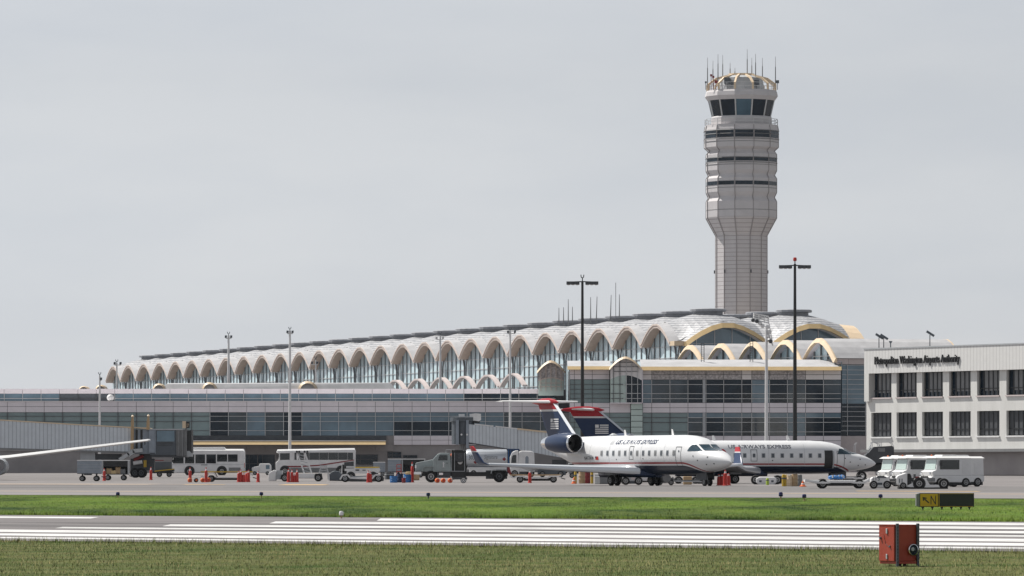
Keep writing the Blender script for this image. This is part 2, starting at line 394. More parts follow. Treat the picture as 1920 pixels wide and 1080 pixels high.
# near gable: two wide gold arches with dark glass
EN = -.5
for r in range(2):
    oc = OUT + DEEP * (r + .5); pts = [(oc + t * DEEP / 2, -drop(t) * AMP) for t in TS]
    G = lambda o, z, e: HP(EN - e / BAY, o, z)
    b = MB()
    for (o0, d0), (o1, d1) in zip(pts[:-1], pts[1:]):
        b.hexa([G(o0, ZC + d0 - .72, 2.55), G(o1, ZC + d1 - .72, 2.55), G(o1, ZC + d1 - .72, 1.86), G(o0, ZC + d0 - .72, 1.86), G(o0, ZC + d0 + .05, 2.0), G(o1, ZC + d1 + .05, 2.0), G(o1, ZC + d1 + .05, 1.86), G(o0, ZC + d0 + .05, 1.86)])
    b.build('gable_fascia', 'gold', hall, world=True)
    b = MB(); b.loft([[G(o, ZC + d - .70, 1.9) for o, d in pts], [G(o, ZC + d - .70, -.1) for o, d in pts]], closed=False); b.build('gable_soffit', 'panel_light', hall, world=True, fix=False)
    b = MB(); b.loft([[G(o, ZC + d + .03, 1.9) for o, d in pts], [G(o, ZC + d + .26, -.2) for o, d in pts]], closed=False); b.build('gable_canopy', 'roof_metal', hall, world=True, fix=False)
    b = MB(); b.poly([G(oc - DEEP * .49, CZ + 8, 0), G(oc + DEEP * .49, CZ + 8, 0)] + [G(oc + t * DEEP * .49, ZC - drop(t) * AMP - .6, 0) for t in TS[::-1]])
    pane = b.build('gable_window', 'glass_blue', hall, world=True, fix=False)
    b = MB()
    for t in (-.62, -.2, .2, .62):
        z1 = ZC - drop(t) * AMP - .6; o = oc + t * DEEP / 2
        b.hexa([G(o - .05, CZ + 8, .12), G(o + .05, CZ + 8, .12), G(o + .05, CZ + 8, .02), G(o - .05, CZ + 8, .02), G(o - .05, z1, .12), G(o + .05, z1, .12), G(o + .05, z1, .02), G(o - .05, z1, .02)])
    for k in range(9):
        z = CZ + 8.6 + 1.45 * k; tm = .98
        while ZC - drop(tm) * AMP - .75 < z and tm > .1: tm -= .05
        if z < ZC - .9:
            o0, o1 = oc - tm * DEEP / 2, oc + tm * DEEP / 2
            b.hexa([G(o0, z, .10), G(o1, z, .10), G(o1, z, .02), G(o0, z, .02), G(o0, z + .06, .10), G(o1, z + .06, .10), G(o1, z + .06, .02), G(o0, z + .06, .02)])
    b.build('mullion', 'frame_light', pane, world=True)
# gold corner strip joining the long eave to the gable, gable side wall above it
b = MB(); b.hexa([HP(EN, -.02, ZT - .62), HP(EN - 2 / BAY, -.02, ZT - .62), HP(EN - 2 / BAY, OUT, ZT - .62), HP(EN, OUT, ZT - .62), HP(EN, -.02, ZT + .1), HP(EN - 2 / BAY, -.02, ZT + .1), HP(EN - 2 / BAY, OUT, ZT + .1), HP(EN, OUT, ZT + .1)])
b.build('corner_fascia', 'gold_pale', hall, world=True)
b = MB()
for px, yt, yb in ((1048, 577, 603), (1056.7, 576, 602), (1065.5, 561, 602), (1073.3, 575, 602), (1107.5, 557, 597), (1118, 556, 597), (1144.5, 553, 594), (1154.5, 530, 594), (1161.3, 552, 593)):
    Y = 846 + (1229 - px) / 52.0 * 13; a = MB(); a.cyl((X(px, Y), Y, Z(yb + 8, Y)), (X(px + (1.5 if px in (1118, 1144.5) else 0), Y), Y, Z(yt, Y)), .11 if px != 1154.5 else .05, .05, 6)
    a.build('antenna', 'grey', hall, world=True)
# low vault shells beside the long wall
for i in range(5, 11):
    b = MB(); z0 = CZ + 16.9
    prof = [(i + t * .47, -2.1 * drop(t) ** 1.0) for t in TS]
    for (n0, d0), (n1, d1) in zip(prof[:-1], prof[1:]): b.hexa([HP(n0, -1.6, z0 + d0 - .3), HP(n1, -1.6, z0 + d1 - .3), HP(n1, -.7, z0 + d1 - .3), HP(n0, -.7, z0 + d0 - .3), HP(n0, -1.6, z0 + d0), HP(n1, -1.6, z0 + d1), HP(n1, -.7, z0 + d1), HP(n0, -.7, z0 + d0)])
    b.build('vault_rib', 'pink_stone', hall, world=True)
# ------------------------------------------------------------------ five gold arches with a long white vault (connector)
con = thing('connector_building', 'low connector building with five gold arches and white vaulted roof below the big gable', 'building', (X(1410, 777), 777, CZ))
CA = [(1293, 651, 800), (1348, 647, 787), (1410, 644, 777), (1472.5, 641.5, 768), (1535, 638, 759)]
cps = [Vector((X(p, Y), Y, Z(y, Y))) for p, y, Y in CA]
cd_ = (cps[4] - cps[0]) / 4; cdir = Vector((cd_.x, cd_.y, 0)); zc = 19.1 + CZ
c0 = Vector((cps[0].x, cps[0].y, 0))
def CP(k, o, z): return c0 + cdir * k + E2 * o + Vector((0, 0, z))
for k in range(5):
    pr = [(k + t * .5, -drop(t) * 3.0) for t in TS]
    Ln = 12 if k < 4 else 19.5
    b = MB()
    for (n0, d0), (n1, d1) in zip(pr[:-1], pr[1:]):
        b.hexa([CP(n0, -.34, zc + d0 - .62), CP(n1, -.34, zc + d1 - .62), CP(n1, .2, zc + d1 - .62), CP(n0, .2, zc + d0 - .62), CP(n0, 0, zc + d0 + .04), CP(n1, 0, zc + d1 + .04), CP(n1, .2, zc + d1 + .04), CP(n0, .2, zc + d0 + .04)])
        pass
    b.build('arch_fascia', 'gold_pale', con, world=True)
    b = MB(); b.loft([[CP(n, .1, zc + d) for n, d in pr], [CP(n, Ln, zc + d) for n, d in pr]], closed=False); b.build('roof', 'roof_white', con, world=True, fix=False)
    b = MB(); b.loft([[CP(n, .2, zc + d - .6) for n, d in pr], [CP(n, 1.1, zc + d - .6) for n, d in pr]], closed=False); b.build('soffit', 'panel', con, world=True, fix=False)
    b = MB(); b.poly([CP(k - .49, 1.0, CZ + 6), CP(k + .49, 1.0, CZ + 6)] + [CP(k + t * .49, 1.0, zc - drop(t) * 3 - .5) for t in TS[::-1]]); pane = b.build('window', 'glass_hall', con, world=True, fix=False)
    b = MB()
    for t in (-.6, -.2, .2, .6): b.bar(CP(k + t * .5, .86, CZ + 6), CP(k + t * .5, .86, zc - drop(t) * 3 - .5), .2)
    b.build('mullion', 'column_dark', pane, world=True)
    b = MB()
    for z in (zc - 2.6, zc - 4.1): 
        q = .32 if z > zc - 3 else .46
        b.bar(CP(k - q, .8, z), CP(k + q, .8, z), .12)
    b.build('transom', 'frame_light', pane, world=True)
b = MB(); pr = [(4 + t * .5, -drop(t) * 3.0) for t in TS]; e = 19.5
for (n0, d0), (n1, d1) in zip(pr[:-1], pr[1:]):
    b.hexa([CP(n0, e - .2, zc + d0 - .75), CP(n1, e - .2, zc + d1 - .75), CP(n1, e, zc + d1 - .75), CP(n0, e, zc + d0 - .75), CP(n0, e - .2, zc + d0 + .04), CP(n1, e - .2, zc + d1 + .04), CP(n1, e, zc + d1 + .04), CP(n0, e, zc + d0 + .04)])
b.build('arch_fascia', 'gold_pale', con, world=True)
k = 4.46; SW = lambda o, z, e=0.0: CP(k + e, o, z)
def swb(b, o0, o1, z0, z1, e0, e1): return b.hexa([SW(o0, z0, e1), SW(o1, z0, e1), SW(o1, z0, e0), SW(o0, z0, e0), SW(o0, z1, e1), SW(o1, z1, e1), SW(o1, z1, e0), SW(o0, z1, e0)])
b = MB(); swb(b, .4, 19, CZ - .5, zc - 3.1, -.3, -.02); b.build('side_core', 'grey_dark', con, world=True)
b = MB(); swb(b, .4, 2.1, zc - 3.85, zc - 3.06, -.02, .006); swb(b, 2.13, 19, zc - 3.85, zc - 3.06, -.02, .006); b.build('side_frieze', 'pink_stone', con, world=True)
zlo = CZ + (885 - 817) * .0757; zmid = CZ + (885 - 757) * .0757
for o0, o1 in ((.45, 2.0), (2.0, 4.75), (4.75, 7.5)):
    for z0, z1, mm in ((zmid, zc - 3.9, 'glass_blue'), (zlo, zmid - .1, 'glass_dark')):
        b = MB(); swb(b, o0 + .04, o1 - .04, z0, z1, -.02, -.012); wn = b.build('side_window', mm, con, world=True)
        b = MB(); swb(b, o0 - .03, o0 + .03, z0, z1, -.012, -.002); z = z0 + .68
        while z < z1: swb(b, o0 + .03, o1 - .03, z - .03, z + .03, -.012, -.004); z += .68
        b.build('frame', 'frame_light', wn, world=True)
b = MB(); swb(b, .4, 19, CZ - .5, zlo - .05, -.02, .004); b.build('side_base', 'pink_stone', con, world=True)
# ------------------------------------------------------------------ pier building (parallel to the picture, long)
YP = 760.0
def fb(b, p0, p1, y0, y1, ya, yb):         # box from photo spans at the facade's own depth ya
    return b.box(X(p0, YP), X(p1, YP), ya, yb, Z(y1, YP), Z(y0, YP))
pier = thing('pier_building', 'long low pier building with two glazed storeys and a gold ground floor canopy', 'building', (X(600, YP), YP, CZ))
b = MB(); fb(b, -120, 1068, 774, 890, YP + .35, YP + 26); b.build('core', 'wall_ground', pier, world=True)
b = MB(); fb(b, -120, 1068, 752.5, 774, YP + .36, YP + 26); b.build('floor_slab', 'grey_dark', pier, world=True)
b = MB(); fb(b, -120, 1061, 729, 752, YP + 8.4, YP + 26); b.build('upper_core', 'grey_dark', pier, world=True)
YU = YP + 8
def fu(b, p0, p1, y0, y1, ya, yb): return b.box(X(p0, YU), X(p1, YU), ya, yb, Z(y1, YU), Z(y0, YU))
edges = [152 + 34.55 * k + .004 * k * k * -1 for k in range(-8, 27)]
# fascia and spandrel bands, each a row of panels with open joints
b = MB()
for a, c in zip(edges[:-1], edges[1:]): fu(b, a - 6 + .35, c - 6 - .35, 729, 738, YU, YU + .4)
b.build('upper_fascia', 'panel', pier, world=True)
b = MB()
for a, c in zip(edges[:-1], edges[1:]):
    for y0, y1 in ((753, 762), (762.6, 772.8)): fb(b, a + .35, c - .35, y0, y1, YP, YP + .36)
b.build('spandrel', 'panel', pier, world=True)
b = MB(); fb(b, -120, 1068, 751.8, 753, YP - .15, YP + 8.2); b.build('ledge', 'panel_light', pier, world=True)
b = MB()
for a, c in zip(edges[:-1], edges[1:]):
    if a > 715:
        for y0, y1 in ((817, 825), (825.6, 834)): fb(b, a + .35, c - .35, y0, y1, YP, YP + .35)
b.build('lower_spandrel', 'panel', pier, world=True)
rr = random.Random(3)
for k, (a, c) in enumerate(zip(edges[:-1], edges[1:])):
    # upper windows
    m = 'glass_blue' if a < 850 else 'glass_dark'
    if a > 110 and a < 205: m = 'slate'
    b = MB(); fu(b, a - 6 + .4, c - 6 - .4, 738.2, 751.8, YU + .22, YU + .3); wn = b.build('window', m, pier, world=True)
    b = MB(); fu(b, a - 6, c - 6, 746.6, 747.6, YU + .1, YU + .2); fu(b, a - 6 - .4, a - 6 + .4, 738.2, 752, YU + .08, YU + .2)
    b.build('frame', 'frame_light' if m != 'slate' else 'frame_dark', wn, world=True)
    # main windows
    ctr = (a + c) / 2
    m = 'glass_green' if ctr < 400 else ('glass_dark' if (ctr < 465 or 500 < ctr < 577) else ('glass_blue' if ctr < 745 else ('glass_dark' if ctr > 950 else 'glass_blue')))
    b = MB(); fb(b, a + .4, c - .4, 773.2, 816.6, YP + .22, YP + .3); wn = b.build('window', m, pier, world=True)
    b = MB(); fb(b, a - .45, a + .45, 773, 817, YP + .02, YP + .2)
    for y in (780.5, 790.4, 807.4): fb(b, a + .45, c - .45, y - .35, y + .35, YP + .08, YP + .2)
    b.build('frame', 'frame_dark' if m == 'glass_green' else 'frame_light', wn, world=True)
    if m == 'glass_dark': wn.data.materials[0] = MATS[rr.choice(['glass_dark', 'glass_deep', 'glass_deep'])]
    if m == 'glass_blue' and 745 < ctr < 860:
        b = MB(); fb(b, a + .8, c - .8, 791, 816, YP + .20, YP + .22); b.build('blind', 'glass_dark', wn, world=True)
b = MB(); b.hexa([(X(358, YP), YP - 3.6, Z(834, YP)), (X(724, YP), YP - 3.6, Z(834, YP)), (X(724, YP), YP - .02, Z(834, YP)), (X(358, YP), YP - .02, Z(834, YP)), (X(358, YP), YP - 3.22, Z(827.5, YP)), (X(724, YP), YP - 3.22, Z(827.5, YP)), (X(724, YP), YP - .02, Z(827.5, YP)), (X(358, YP), YP - .02, Z(827.5, YP))]); b.build('canopy', 'gold', pier, world=True)
b = MB(); fb(b, 358, 724, 826, 827.4, YP - 3.25, YP - .02); b.build('canopy_edge', 'white_dull', pier, world=True)
b = MB(); fb(b, -120, 724, 817.2, 826, YP + .05, YP + .35); b.build('dark_band', 'grey_dark', pier, world=True)
b = MB()
for a, c in zip(edges[:-1], edges[1:]):
    if a < 715: fb(b, a + .3, c - .3, 834, 846, YP + .1, YP + .34)
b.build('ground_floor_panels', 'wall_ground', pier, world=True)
for a, c, y0, y1 in ((365, 384, 853, 886), (386, 420, 853, 868), (459, 482, 853, 886), (484, 515, 853, 886), (667, 708, 853, 869.5), (727, 752, 848, 858), (756, 782, 854, 862), (905, 935, 853, 868)):
    b = MB(); fb(b, a, c, y0, y1, YP + .2, YP + .3); wn = b.build('window' if y1 < 880 else 'door', 'glass_dark', pier, world=True)
    b = MB(); fb(b, a - .6, c + .6, y0 - .8, y0, YP + .1, YP + .3); fb(b, a - .6, c + .6, y1, y1 + .8, YP + .1, YP + .3); fb(b, a, c, (y0 + y1) / 2 - .4, (y0 + y1) / 2 + .4, YP + .1, YP + .2); fb(b, a + 8, a + 8.8, y0, y1, YP + .1, YP + .19)
    b.build('frame', 'frame_dark', wn, world=True)
# white roof strip behind the parapet with small gold dormers
YR = YP + 22
b = MB(); b.loft([[(X(308, YR), YR, Z(730, YR)), (X(742, YR), YR, Z(730, YR))], [(X(311, YR), YR + .6, Z(720, YR)), (X(732, YR), YR + .6, Z(718, YR))], [(X(311, YR), YR + 7, Z(717, YR)), (X(728, YR), YR + 7, Z(716, YR))]], closed=False)
b.build('roof', 'roof_white', pier, world=True, fix=False)
for px, yt, hw in ((158, 724, 9), (190, 721.5, 10), (299, 719, 12), (393.5, 716.8, 14), (577.5, 714.5, 18)):
    b = MB(); prs = [(X(px, YR) + hw * YR / F * math.sin(a), Z(731, YR) + (731 - yt) * YR / F * math.cos(a)) for a in [R(-90 + 18 * k) for k in range(11)]]
    q = [(X(px, YR) + (x - X(px, YR)) * .74, Z(731, YR) + (z - Z(731, YR)) * .74) for x, z in prs]
    for k in range(10): b.hexa([(prs[k][0], YR - 1.2, prs[k][1]), (prs[k + 1][0], YR - 1.2, prs[k + 1][1]), (prs[k + 1][0], YR + 2.5, prs[k + 1][1]), (prs[k][0], YR + 2.5, prs[k][1]), (q[k][0], YR - 1.6, q[k][1]), (q[k + 1][0], YR - 1.6, q[k + 1][1]), (q[k + 1][0], YR + 2.5, q[k + 1][1]), (q[k][0], YR + 2.5, q[k][1])])
    dm = b.build('dormer', 'gold_pale', pier, world=True); b = MB(); b.poly([(x, YR - .9, z) for x, z in q]); b.build('dormer_infill', 'panel_light', dm, world=True, fix=False)
rad = thing('radome', 'small white ball radome on the ledge of the low pier building', 'radome', (X(207, YP + 3), YP + 3, Z(752, YP)))
b = MB(); b.lathe([(.15, 0), (.2, .1), (.42, .22), (.52, .5), (.44, .8), (.25, .96), (.02, 1.0)], 14); b.build('dome', 'white_dull', rad, smooth=True)
b = MB(); b.cyl((0, 0, -.05), (0, 0, .12), .3, n=10); b.build('base', 'grey', rad)
# ------------------------------------------------------------------ gate building (taller, right)
YG = 752.0
def fg(b, p0, p1, y0, y1, ya=0.0, yb=.3): return b.box(X(p0, YG), X(p1, YG), YG + ya, YG + yb, Z(y1, YG), Z(y0, YG))
gate = thing('gate_building', 'glazed gate building with gold eaves, white roof and dark window bands', 'building', (X(1320, YG), YG, CZ))
b = MB(); fg(b, 1068.2, 1577, 692, 890, .4, 22); b.build('core', 'grey_dark', gate, world=True)
def roofpc(p0, p1, ye, yr, name='roof'):
    b = MB(); b.loft([[(X(p, YG), YG + o, Z(y, YG)) for p in (p0, p1)] for o, y in ((-.9, ye), (1.5, (ye + yr) / 2 - 1.5), (5, yr), (16, yr - 1))], closed=False); b.build(name, 'roof_white', gate, world=True, fix=False)
roofpc(1064, 1145, 687.5, 675); roofpc(1201, 1540, 688, 672.8)
b = MB(); g = [(X(1540, YG), YG - .9, Z(688, YG)), (X(1577, YG), YG - .9, Z(690, YG)), (X(1576, YG), YG + 5, Z(686, YG)), (X(1562, YG), YG + 5, Z(677, YG)), (X(1540, YG), YG + 5, Z(672.8, YG)), (X(1540, YG), YG + 1.5, Z(679, YG))]; b.poly(g); b.build('roof_hip', 'roof_white', gate, world=True, fix=False)
b = MB(); [b.hexa([(X(p, YG), YG - 1.3, Z(y1, YG)), (X(q, YG), YG - 1.3, Z(y1, YG)), (X(q, YG), YG + .3, Z(y1, YG)), (X(p, YG), YG + .3, Z(y1, YG)), (X(p, YG), YG - .92, Z(y0, YG)), (X(q, YG), YG - .92, Z(y0, YG)), (X(q, YG), YG + .3, Z(y0, YG)), (X(p, YG), YG + .3, Z(y0, YG))]) for p, q, y0, y1 in ((1064, 1144, 686.8, 693.2), (1202, 1577, 687.6, 694.6))]; b.build('eave', 'gold', gate, world=True)
ge = [1205, 1222, 1256.2, 1290, 1323.8, 1357, 1391, 1409.5, 1443, 1476.3, 1510.5, 1544, 1577]
groups = {}
for k, (a, c) in enumerate(zip(ge[:-1], ge[1:])):
    for y0, y1 in ((693, 702), (702.8, 711.6)):
        g_ = (1 if k < 1 else 2 if k < 6 else 3 if k < 7 else 4 if k < 10 else 5)
        groups.setdefault(('frieze_screen' if g_ in (2, 4) else 'frieze', g_), MB()).box(X(a + .4, YG), X(c - .4, YG), YG + .05, YG + .4, Z(y1, YG), Z(y0, YG))
    for y0, y1 in ((755.6, 764), (764.7, 773.6), (817.4, 826), (826.8, 836)): groups.setdefault(('spandrel' if y0 < 800 else 'base_band', 0), MB()).box(X(a + .4, YG), X(c - .4, YG), YG, YG + .4, Z(y1, YG), Z(y0, YG))
for (nm, _), q in groups.items(): q.build(nm, {'frieze': 'panel_light', 'frieze_screen': 'panel_mesh'}.get(nm, 'panel'), gate, world=True)
for k, (a, c) in enumerate(zip(ge[:-1], ge[1:])):
    for y0, y1, trs, fl in ((712.2, 755.2, (721, 738, 747.5), 1), (774.2, 817, (783, 792, 809.7), 0)):
        m = 'glass_dark'
        if not fl and a < 1280: m = 'glass_green'
        if fl and k in (0, 7): m = 'glass_blue'
        if not fl and k >= 7 and k % 3 == 0: m = 'glass_blue'
        b = MB(); fg(b, a + .3, c - .3, y0, y1, .2, .32); wn = b.build('window', m, gate, world=True)
        if m == 'glass_dark': wn.data.materials[0] = MATS[rr.choice(['glass_dark', 'glass_dark', 'glass_deep'])]
        b = MB(); fg(b, a - .45, a + .45, y0, y1, .0, .19)
        for y in trs: fg(b, a + .45, c - .45, y - .5, y + .5, .06, .19)
        b.build('frame', 'frame_light' if m != 'glass_green' else 'frame_dark', wn, world=True)
        if not fl and m != 'glass_green':
            b = MB(); fg(b, a + .5, c - .5, 774.4, 782.5, .17, .2); b.build('top_light', 'glass_blue', wn, world=True)
b = MB(); fg(b, 1317.5, 1322.5, 712, 755, -.12, .2); fg(b, 1317.5, 1322.5, 774, 817, -.12, .2); b.build('column', 'grey_light', gate, world=True)
b = MB(); fg(b, 1205, 1577, 836.5, 888, .1, .4); b.build('ground_floor_wall', 'pink_stone', gate, world=True)
# left wing of the gate building and the arched bay
lw = [1068.5, 1077, 1110.5, 1143]
b = MB()
for a, c in zip(lw[:-1], lw[1:]):
    for y0, y1 in ((693, 701.5), (702.2, 711)): fg(b, a + .35, c - .35, y0, y1, .05, .4)
b.build('wing_frieze', 'panel', gate, world=True); b = MB()
for a, c in zip(lw[:-1], lw[1:]):
    for y0, y1 in ((755.6, 764), (764.7, 773.6)): fg(b, a + .35, c - .35, y0, y1, 0, .4)
fg(b, 1143.4, 1182, 755.6, 773.6, 0, .4)
b.build('wing_panels', 'panel', gate, world=True)
for a, c in list(zip(lw[:-1], lw[1:])) + [(1143, 1182)]:
    for y0, y1, trs in ((711.6, 755.2, (721, 730, 738.5, 747)), (774.2, 817, (783, 792, 801)), (817.5, 836, (826,))):
        if a == 1143 and y0 < 750: continue
        b = MB(); fg(b, a + .3, c - .3, y0, y1, .2, .32); wn = b.build('window', 'glass_green', gate, world=True)
        b = MB(); fg(b, a - .35, a + .35, y0, y1, .05, .19)
        for y in trs: fg(b, a + .35, c - .35, y - .4, y + .4, .08, .19)
        b.build('frame', 'frame_dark', wn, world=True)
def arched(p0, p1, yc, ye, th, ya, yb, name, m, dpt=1.2):
    b = MB(); pc, hw = (p0 + p1) / 2, (p1 - p0) / 2
    pts = [(pc + hw * t, yc + (ye - yc) * abs(t) ** 1.7) for t in [-1 + k / 6 for k in range(13)]]
    for (a, u), (c, v) in zip(pts[:-1], pts[1:]):
        dl = .34 if th > 2 else 0; b.hexa([(X(a, YG), ya - dl, Z(u + th, YG)), (X(c, YG), ya - dl, Z(v + th, YG)), (X(c, YG), yb, Z(v + th, YG)), (X(a, YG), yb, Z(u + th, YG)), (X(a, YG), ya, Z(u, YG)), (X(c, YG), ya, Z(v, YG)), (X(c, YG), yb, Z(v, YG)), (X(a, YG), yb, Z(u, YG))])
    b.build(name, m, gate, world=True); return pts
arched(1141.5, 1202.5, 669, 690.5, 4.2, YG - 2.6, YG - 2.2, 'bay_arch', 'gold_pale')
arched(1142, 1202, 669.3, 690.8, .8, YG - 2.2, YG + 10, 'bay_roof', 'roof_white')
bay = [(1144 + 5.9 * k) for k in range(11)]
def bayfill(ytop, ybot, k0, k1, name, m, lift=0.0, parent=None):
    b = MB()
    f = lambda p: ytop(p)
    ps = [p for p in bay if k0 <= p <= k1]
    b.poly([(X(p, YG), YG - 1.6 - lift, Z(f(p), YG)) for p in ps] + [(X(p, YG), YG - 1.6 - lift, Z(ybot(p), YG)) for p in ps[::-1]])
    return b.build(name, m, parent or gate, world=True, fix=False)
outer = lambda p: 671 + 20 * abs((p - 1172) / 30) ** 1.7
inner = lambda p: 704 + 9 * abs((p - 1172) / 30) ** 2
flat = lambda y: (lambda p: y)
bayfill(outer, inner, 1144, 1203, 'bay_frieze', 'panel_light')
w1 = bayfill(inner, flat(755), 1144, 1174, 'bay_window', 'glass_pale'); w2 = bayfill(inner, flat(755), 1173, 1204, 'bay_window', 'glass_dark')
for wn, ps in ((w1, (1150, 1162)), (w2, (1174, 1184, 1195))):
    b = MB()
    for p in ps: b.box(X(p - .5, YG), X(p + .5, YG), YG - 1.8, YG - 1.62, Z(755, YG), Z(outer(p) + 3, YG))
    for y in (721, 738, 747.5): b.box(X(ps[0] - 5, YG), X(ps[-1] + 6, YG), YG - 1.75, YG - 1.63, Z(y + .5, YG), Z(y - .5, YG))
    b.build('frame', 'frame_dark' if wn is w1 else 'frame_light', wn, world=True)
b = MB()
for y in (680, 688, 697): b.box(X(1150 if y > 685 else 1160, YG), X(1196 if y > 685 else 1186, YG), YG - 1.75, YG - 1.62, Z(y + .4, YG), Z(y - .4, YG))
b.build('frieze_joint', 'frame_dark', gate, world=True)
b = MB(); fg(b, 1143.4, 1203.8, 755, 757, -1.7, .05); fg(b, 1203.2, 1204.6, 693, 755, -1.6, .1); b.build('bay_floor', 'panel', gate, world=True)
b = MB()
for y in range(757, 833, 11): fg(b, 1183, 1204.5, y + .4, y + 10.4, -.5, .1)
b.build('pilaster', 'glass_pale', gate, world=True)
# small free vault at the left end of the gate building
arched(1007, 1061, 673, 694, 4.4, YG + 9.0, YG + 9.4, 'vault_arch', 'gold_pale')
arched(1008, 1060, 673.4, 694.4, .8, YG + 9.4, YG + 20, 'vault_roof', 'roof_white')
b = MB(); p = [1010 + 4.8 * k for k in range(11)]; f1 = lambda q: 677 + 18 * abs((q - 1034) / 27) ** 1.7; f2 = lambda q: 706 + 7 * abs((q - 1034) / 26) ** 2
b.poly([(X(q, YG), YG + 9.8, Z(f1(q), YG)) for q in p] + [(X(q, YG), YG + 9.8, Z(f2(q), YG)) for q in p[::-1]]); b.build('vault_screen', 'panel_mesh', gate, world=True, fix=False)
b = MB()
for q0, q1 in zip(p[:-1], p[1:]): b.bar((X(q0, YG), YG + 9.7, Z(f2(q0), YG)), (X(q1, YG), YG + 9.7, Z(f2(q1), YG)), .14)
for q in p[1:-1:2]: b.bar((X(q, YG), YG + 9.7, Z(f1(q), YG)), (X(q, YG), YG + 9.7, Z(731, YG)), .1)
for y in (716, 723): b.bar((X(1012, YG), YG + 9.7, Z(y, YG)), (X(1056, YG), YG + 9.7, Z(y, YG)), .1)
b.build('vault_frame', 'fascia', gate, world=True)
b = MB(); b.poly([(X(q, YG), YG + 9.9, Z(f2(q), YG)) for q in p] + [(X(q, YG), YG + 9.9, Z(740, YG)) for q in p[::-1]]); b.build('vault_window', 'glass_pale', gate, world=True, fix=False)
# ------------------------------------------------------------------ control tower
YT = 905.0; cx = X(1390, YT); k_ = YT / F
twr = thing('control_tower', 'tall banded control tower with dark glass cab and a crown of gold ribs', 'tower', (cx, YT, CZ))
zt = lambda py: Z(py, YT) - CZ
PH = R(17)
def ring(name, prof, m, n=12, parent=None, caps=True, scale=1.0):
    b = MB(); b.lathe([(r * k_, zt(y)) for y, r in prof], n, (0, 0, 0), 'z', PH, caps); return b.build(name, m, parent or twr)
ring('shaft', [(900, 49), (442, 49), (409, 67.3), (408, 67.3)], 'tower_panel')
ring('drum', [(408.4, 67.3), (379, 67.3), (373, 63.5), (370, 62.8), (361.7, 67.3), (336, 67.3), (331, 63.5), (328, 63), (321, 67.3), (291, 67.3), (286, 63), (283, 62.8), (277.5, 70.6), (245, 70.6), (240.5, 69.5), (236.5, 69)], 'tower_smooth')
b = MB()
for k in range(12):                         # raised vertical joints on the drum
    a = 2 * math.pi * k / 12 + PH
    pr = [(409, 67.6), (379, 67.6), (371, 63.2), (361.7, 67.6), (336, 67.6), (329.5, 63.4), (321, 67.6), (291, 67.6), (284.5, 63.2), (277.5, 70.9), (245, 70.9), (237, 69.3)]
    pts = [(r * k_ * math.cos(a), r * k_ * math.sin(a), zt(y)) for y, r in pr]
    for p, q in zip(pts[:-1], pts[1:]): b.bar(p, q, .11)
    b.bar((49.2 * k_ * math.cos(a), 49.2 * k_ * math.sin(a), zt(890)), (49.2 * k_ * math.cos(a), 49.2 * k_ * math.sin(a), zt(442)), .14)
    b.bar((49.2 * k_ * math.cos(a), 49.2 * k_ * math.sin(a), zt(442)), (67.6 * k_ * math.cos(a), 67.6 * k_ * math.sin(a), zt(409)), .16)
b.build('joint', 'wall_ground', twr)
b = MB()
for y, r in ((254, 70.6), (268, 70.6), (311, 67.3), (354, 67.3), (395, 67.3)):
    b.lathe([(r * k_ * 1.003, zt(y + .5)), (r * k_ * 1.006, zt(y)), (r * k_ * 1.003, zt(y - .5))], 12, (0, 0, 0), 'z', PH, False)
b.build('horizontal_joint', 'grey', twr)
def band(y0, y1, r):
    for k in range(12):
        a0 = 2 * math.pi * k / 12 + PH + .02; a1 = 2 * math.pi * (k + 1) / 12 + PH - .02; q = r * k_ * 1.004
        b = MB(); P = lambda a, y, s=1.0: (q * s * math.cos(a), q * s * math.sin(a), zt(y))
        b.hexa([P(a0, y1, .97), P(a1, y1, .97), P(a1, y1), P(a0, y1), P(a0, y0, .97), P(a1, y0, .97), P(a1, y0), P(a0, y0)])
        b.build('window', 'glass_dark', twr)
band(246.5, 260.5, 70.6); band(297, 304.5, 67.3); band(342, 349, 67.3)
b = MB()
for y, r in ((253.5, 71.3), (247, 72), (263, 72.0), (298, 68.5), (307, 68.5)):
    b.lathe([(r * k_, zt(y + .6)), (r * k_ + .06, zt(y)), (r * k_, zt(y - .6))], 12, (0, 0, 0), 'z', PH, False)
b.build('ledge_rail', 'grey', twr)
ring('balcony', [(238, 68.6), (235.5, 68.8), (235.4, 55)], 'tower_smooth')
ring('cab_base', [(236, 58), (222, 58), (219.4, 56.5), (219.3, 50)], 'tower_smooth')
for k in range(12):                         # cab windows leaning outward
    a0 = 2 * math.pi * k / 12 + PH + .028; a1 = 2 * math.pi * (k + 1) / 12 + PH - .028
    P = lambda a, y, r: (r * k_ * math.cos(a), r * k_ * math.sin(a), zt(y))
    b = MB(); b.hexa([P(a0, 219.6, 53.5), P(a1, 219.6, 53.5), P(a1, 219.6, 55), P(a0, 219.6, 55), P(a0, 189, 60.5), P(a1, 189, 60.5), P(a1, 189, 62.3), P(a0, 189, 62.3)])
    pn = b.build('cab_window', 'glass_dark' if k % 4 else 'glass_blue', twr)
    am = a0 - .028; b = MB(); b.bar(P(am, 220, 55.2), P(am, 188, 62.6), .22); b.build('cab_mullion', 'frame_light', pn)
ring('cab_fascia', [(189.4, 55), (189.5, 64), (182, 69.5), (174.6, 68.2), (171.5, 66.5), (170.6, 66.5)], 'tower_smooth')
ring('equipment_house', [(171, 44), (147, 40), (143, 30)], 'grey_light', 14)
ring('crown_ring', [(142.8, 22), (142.6, 24.5), (138.6, 24.5), (138.4, 21)], 'gold_pale', 20)
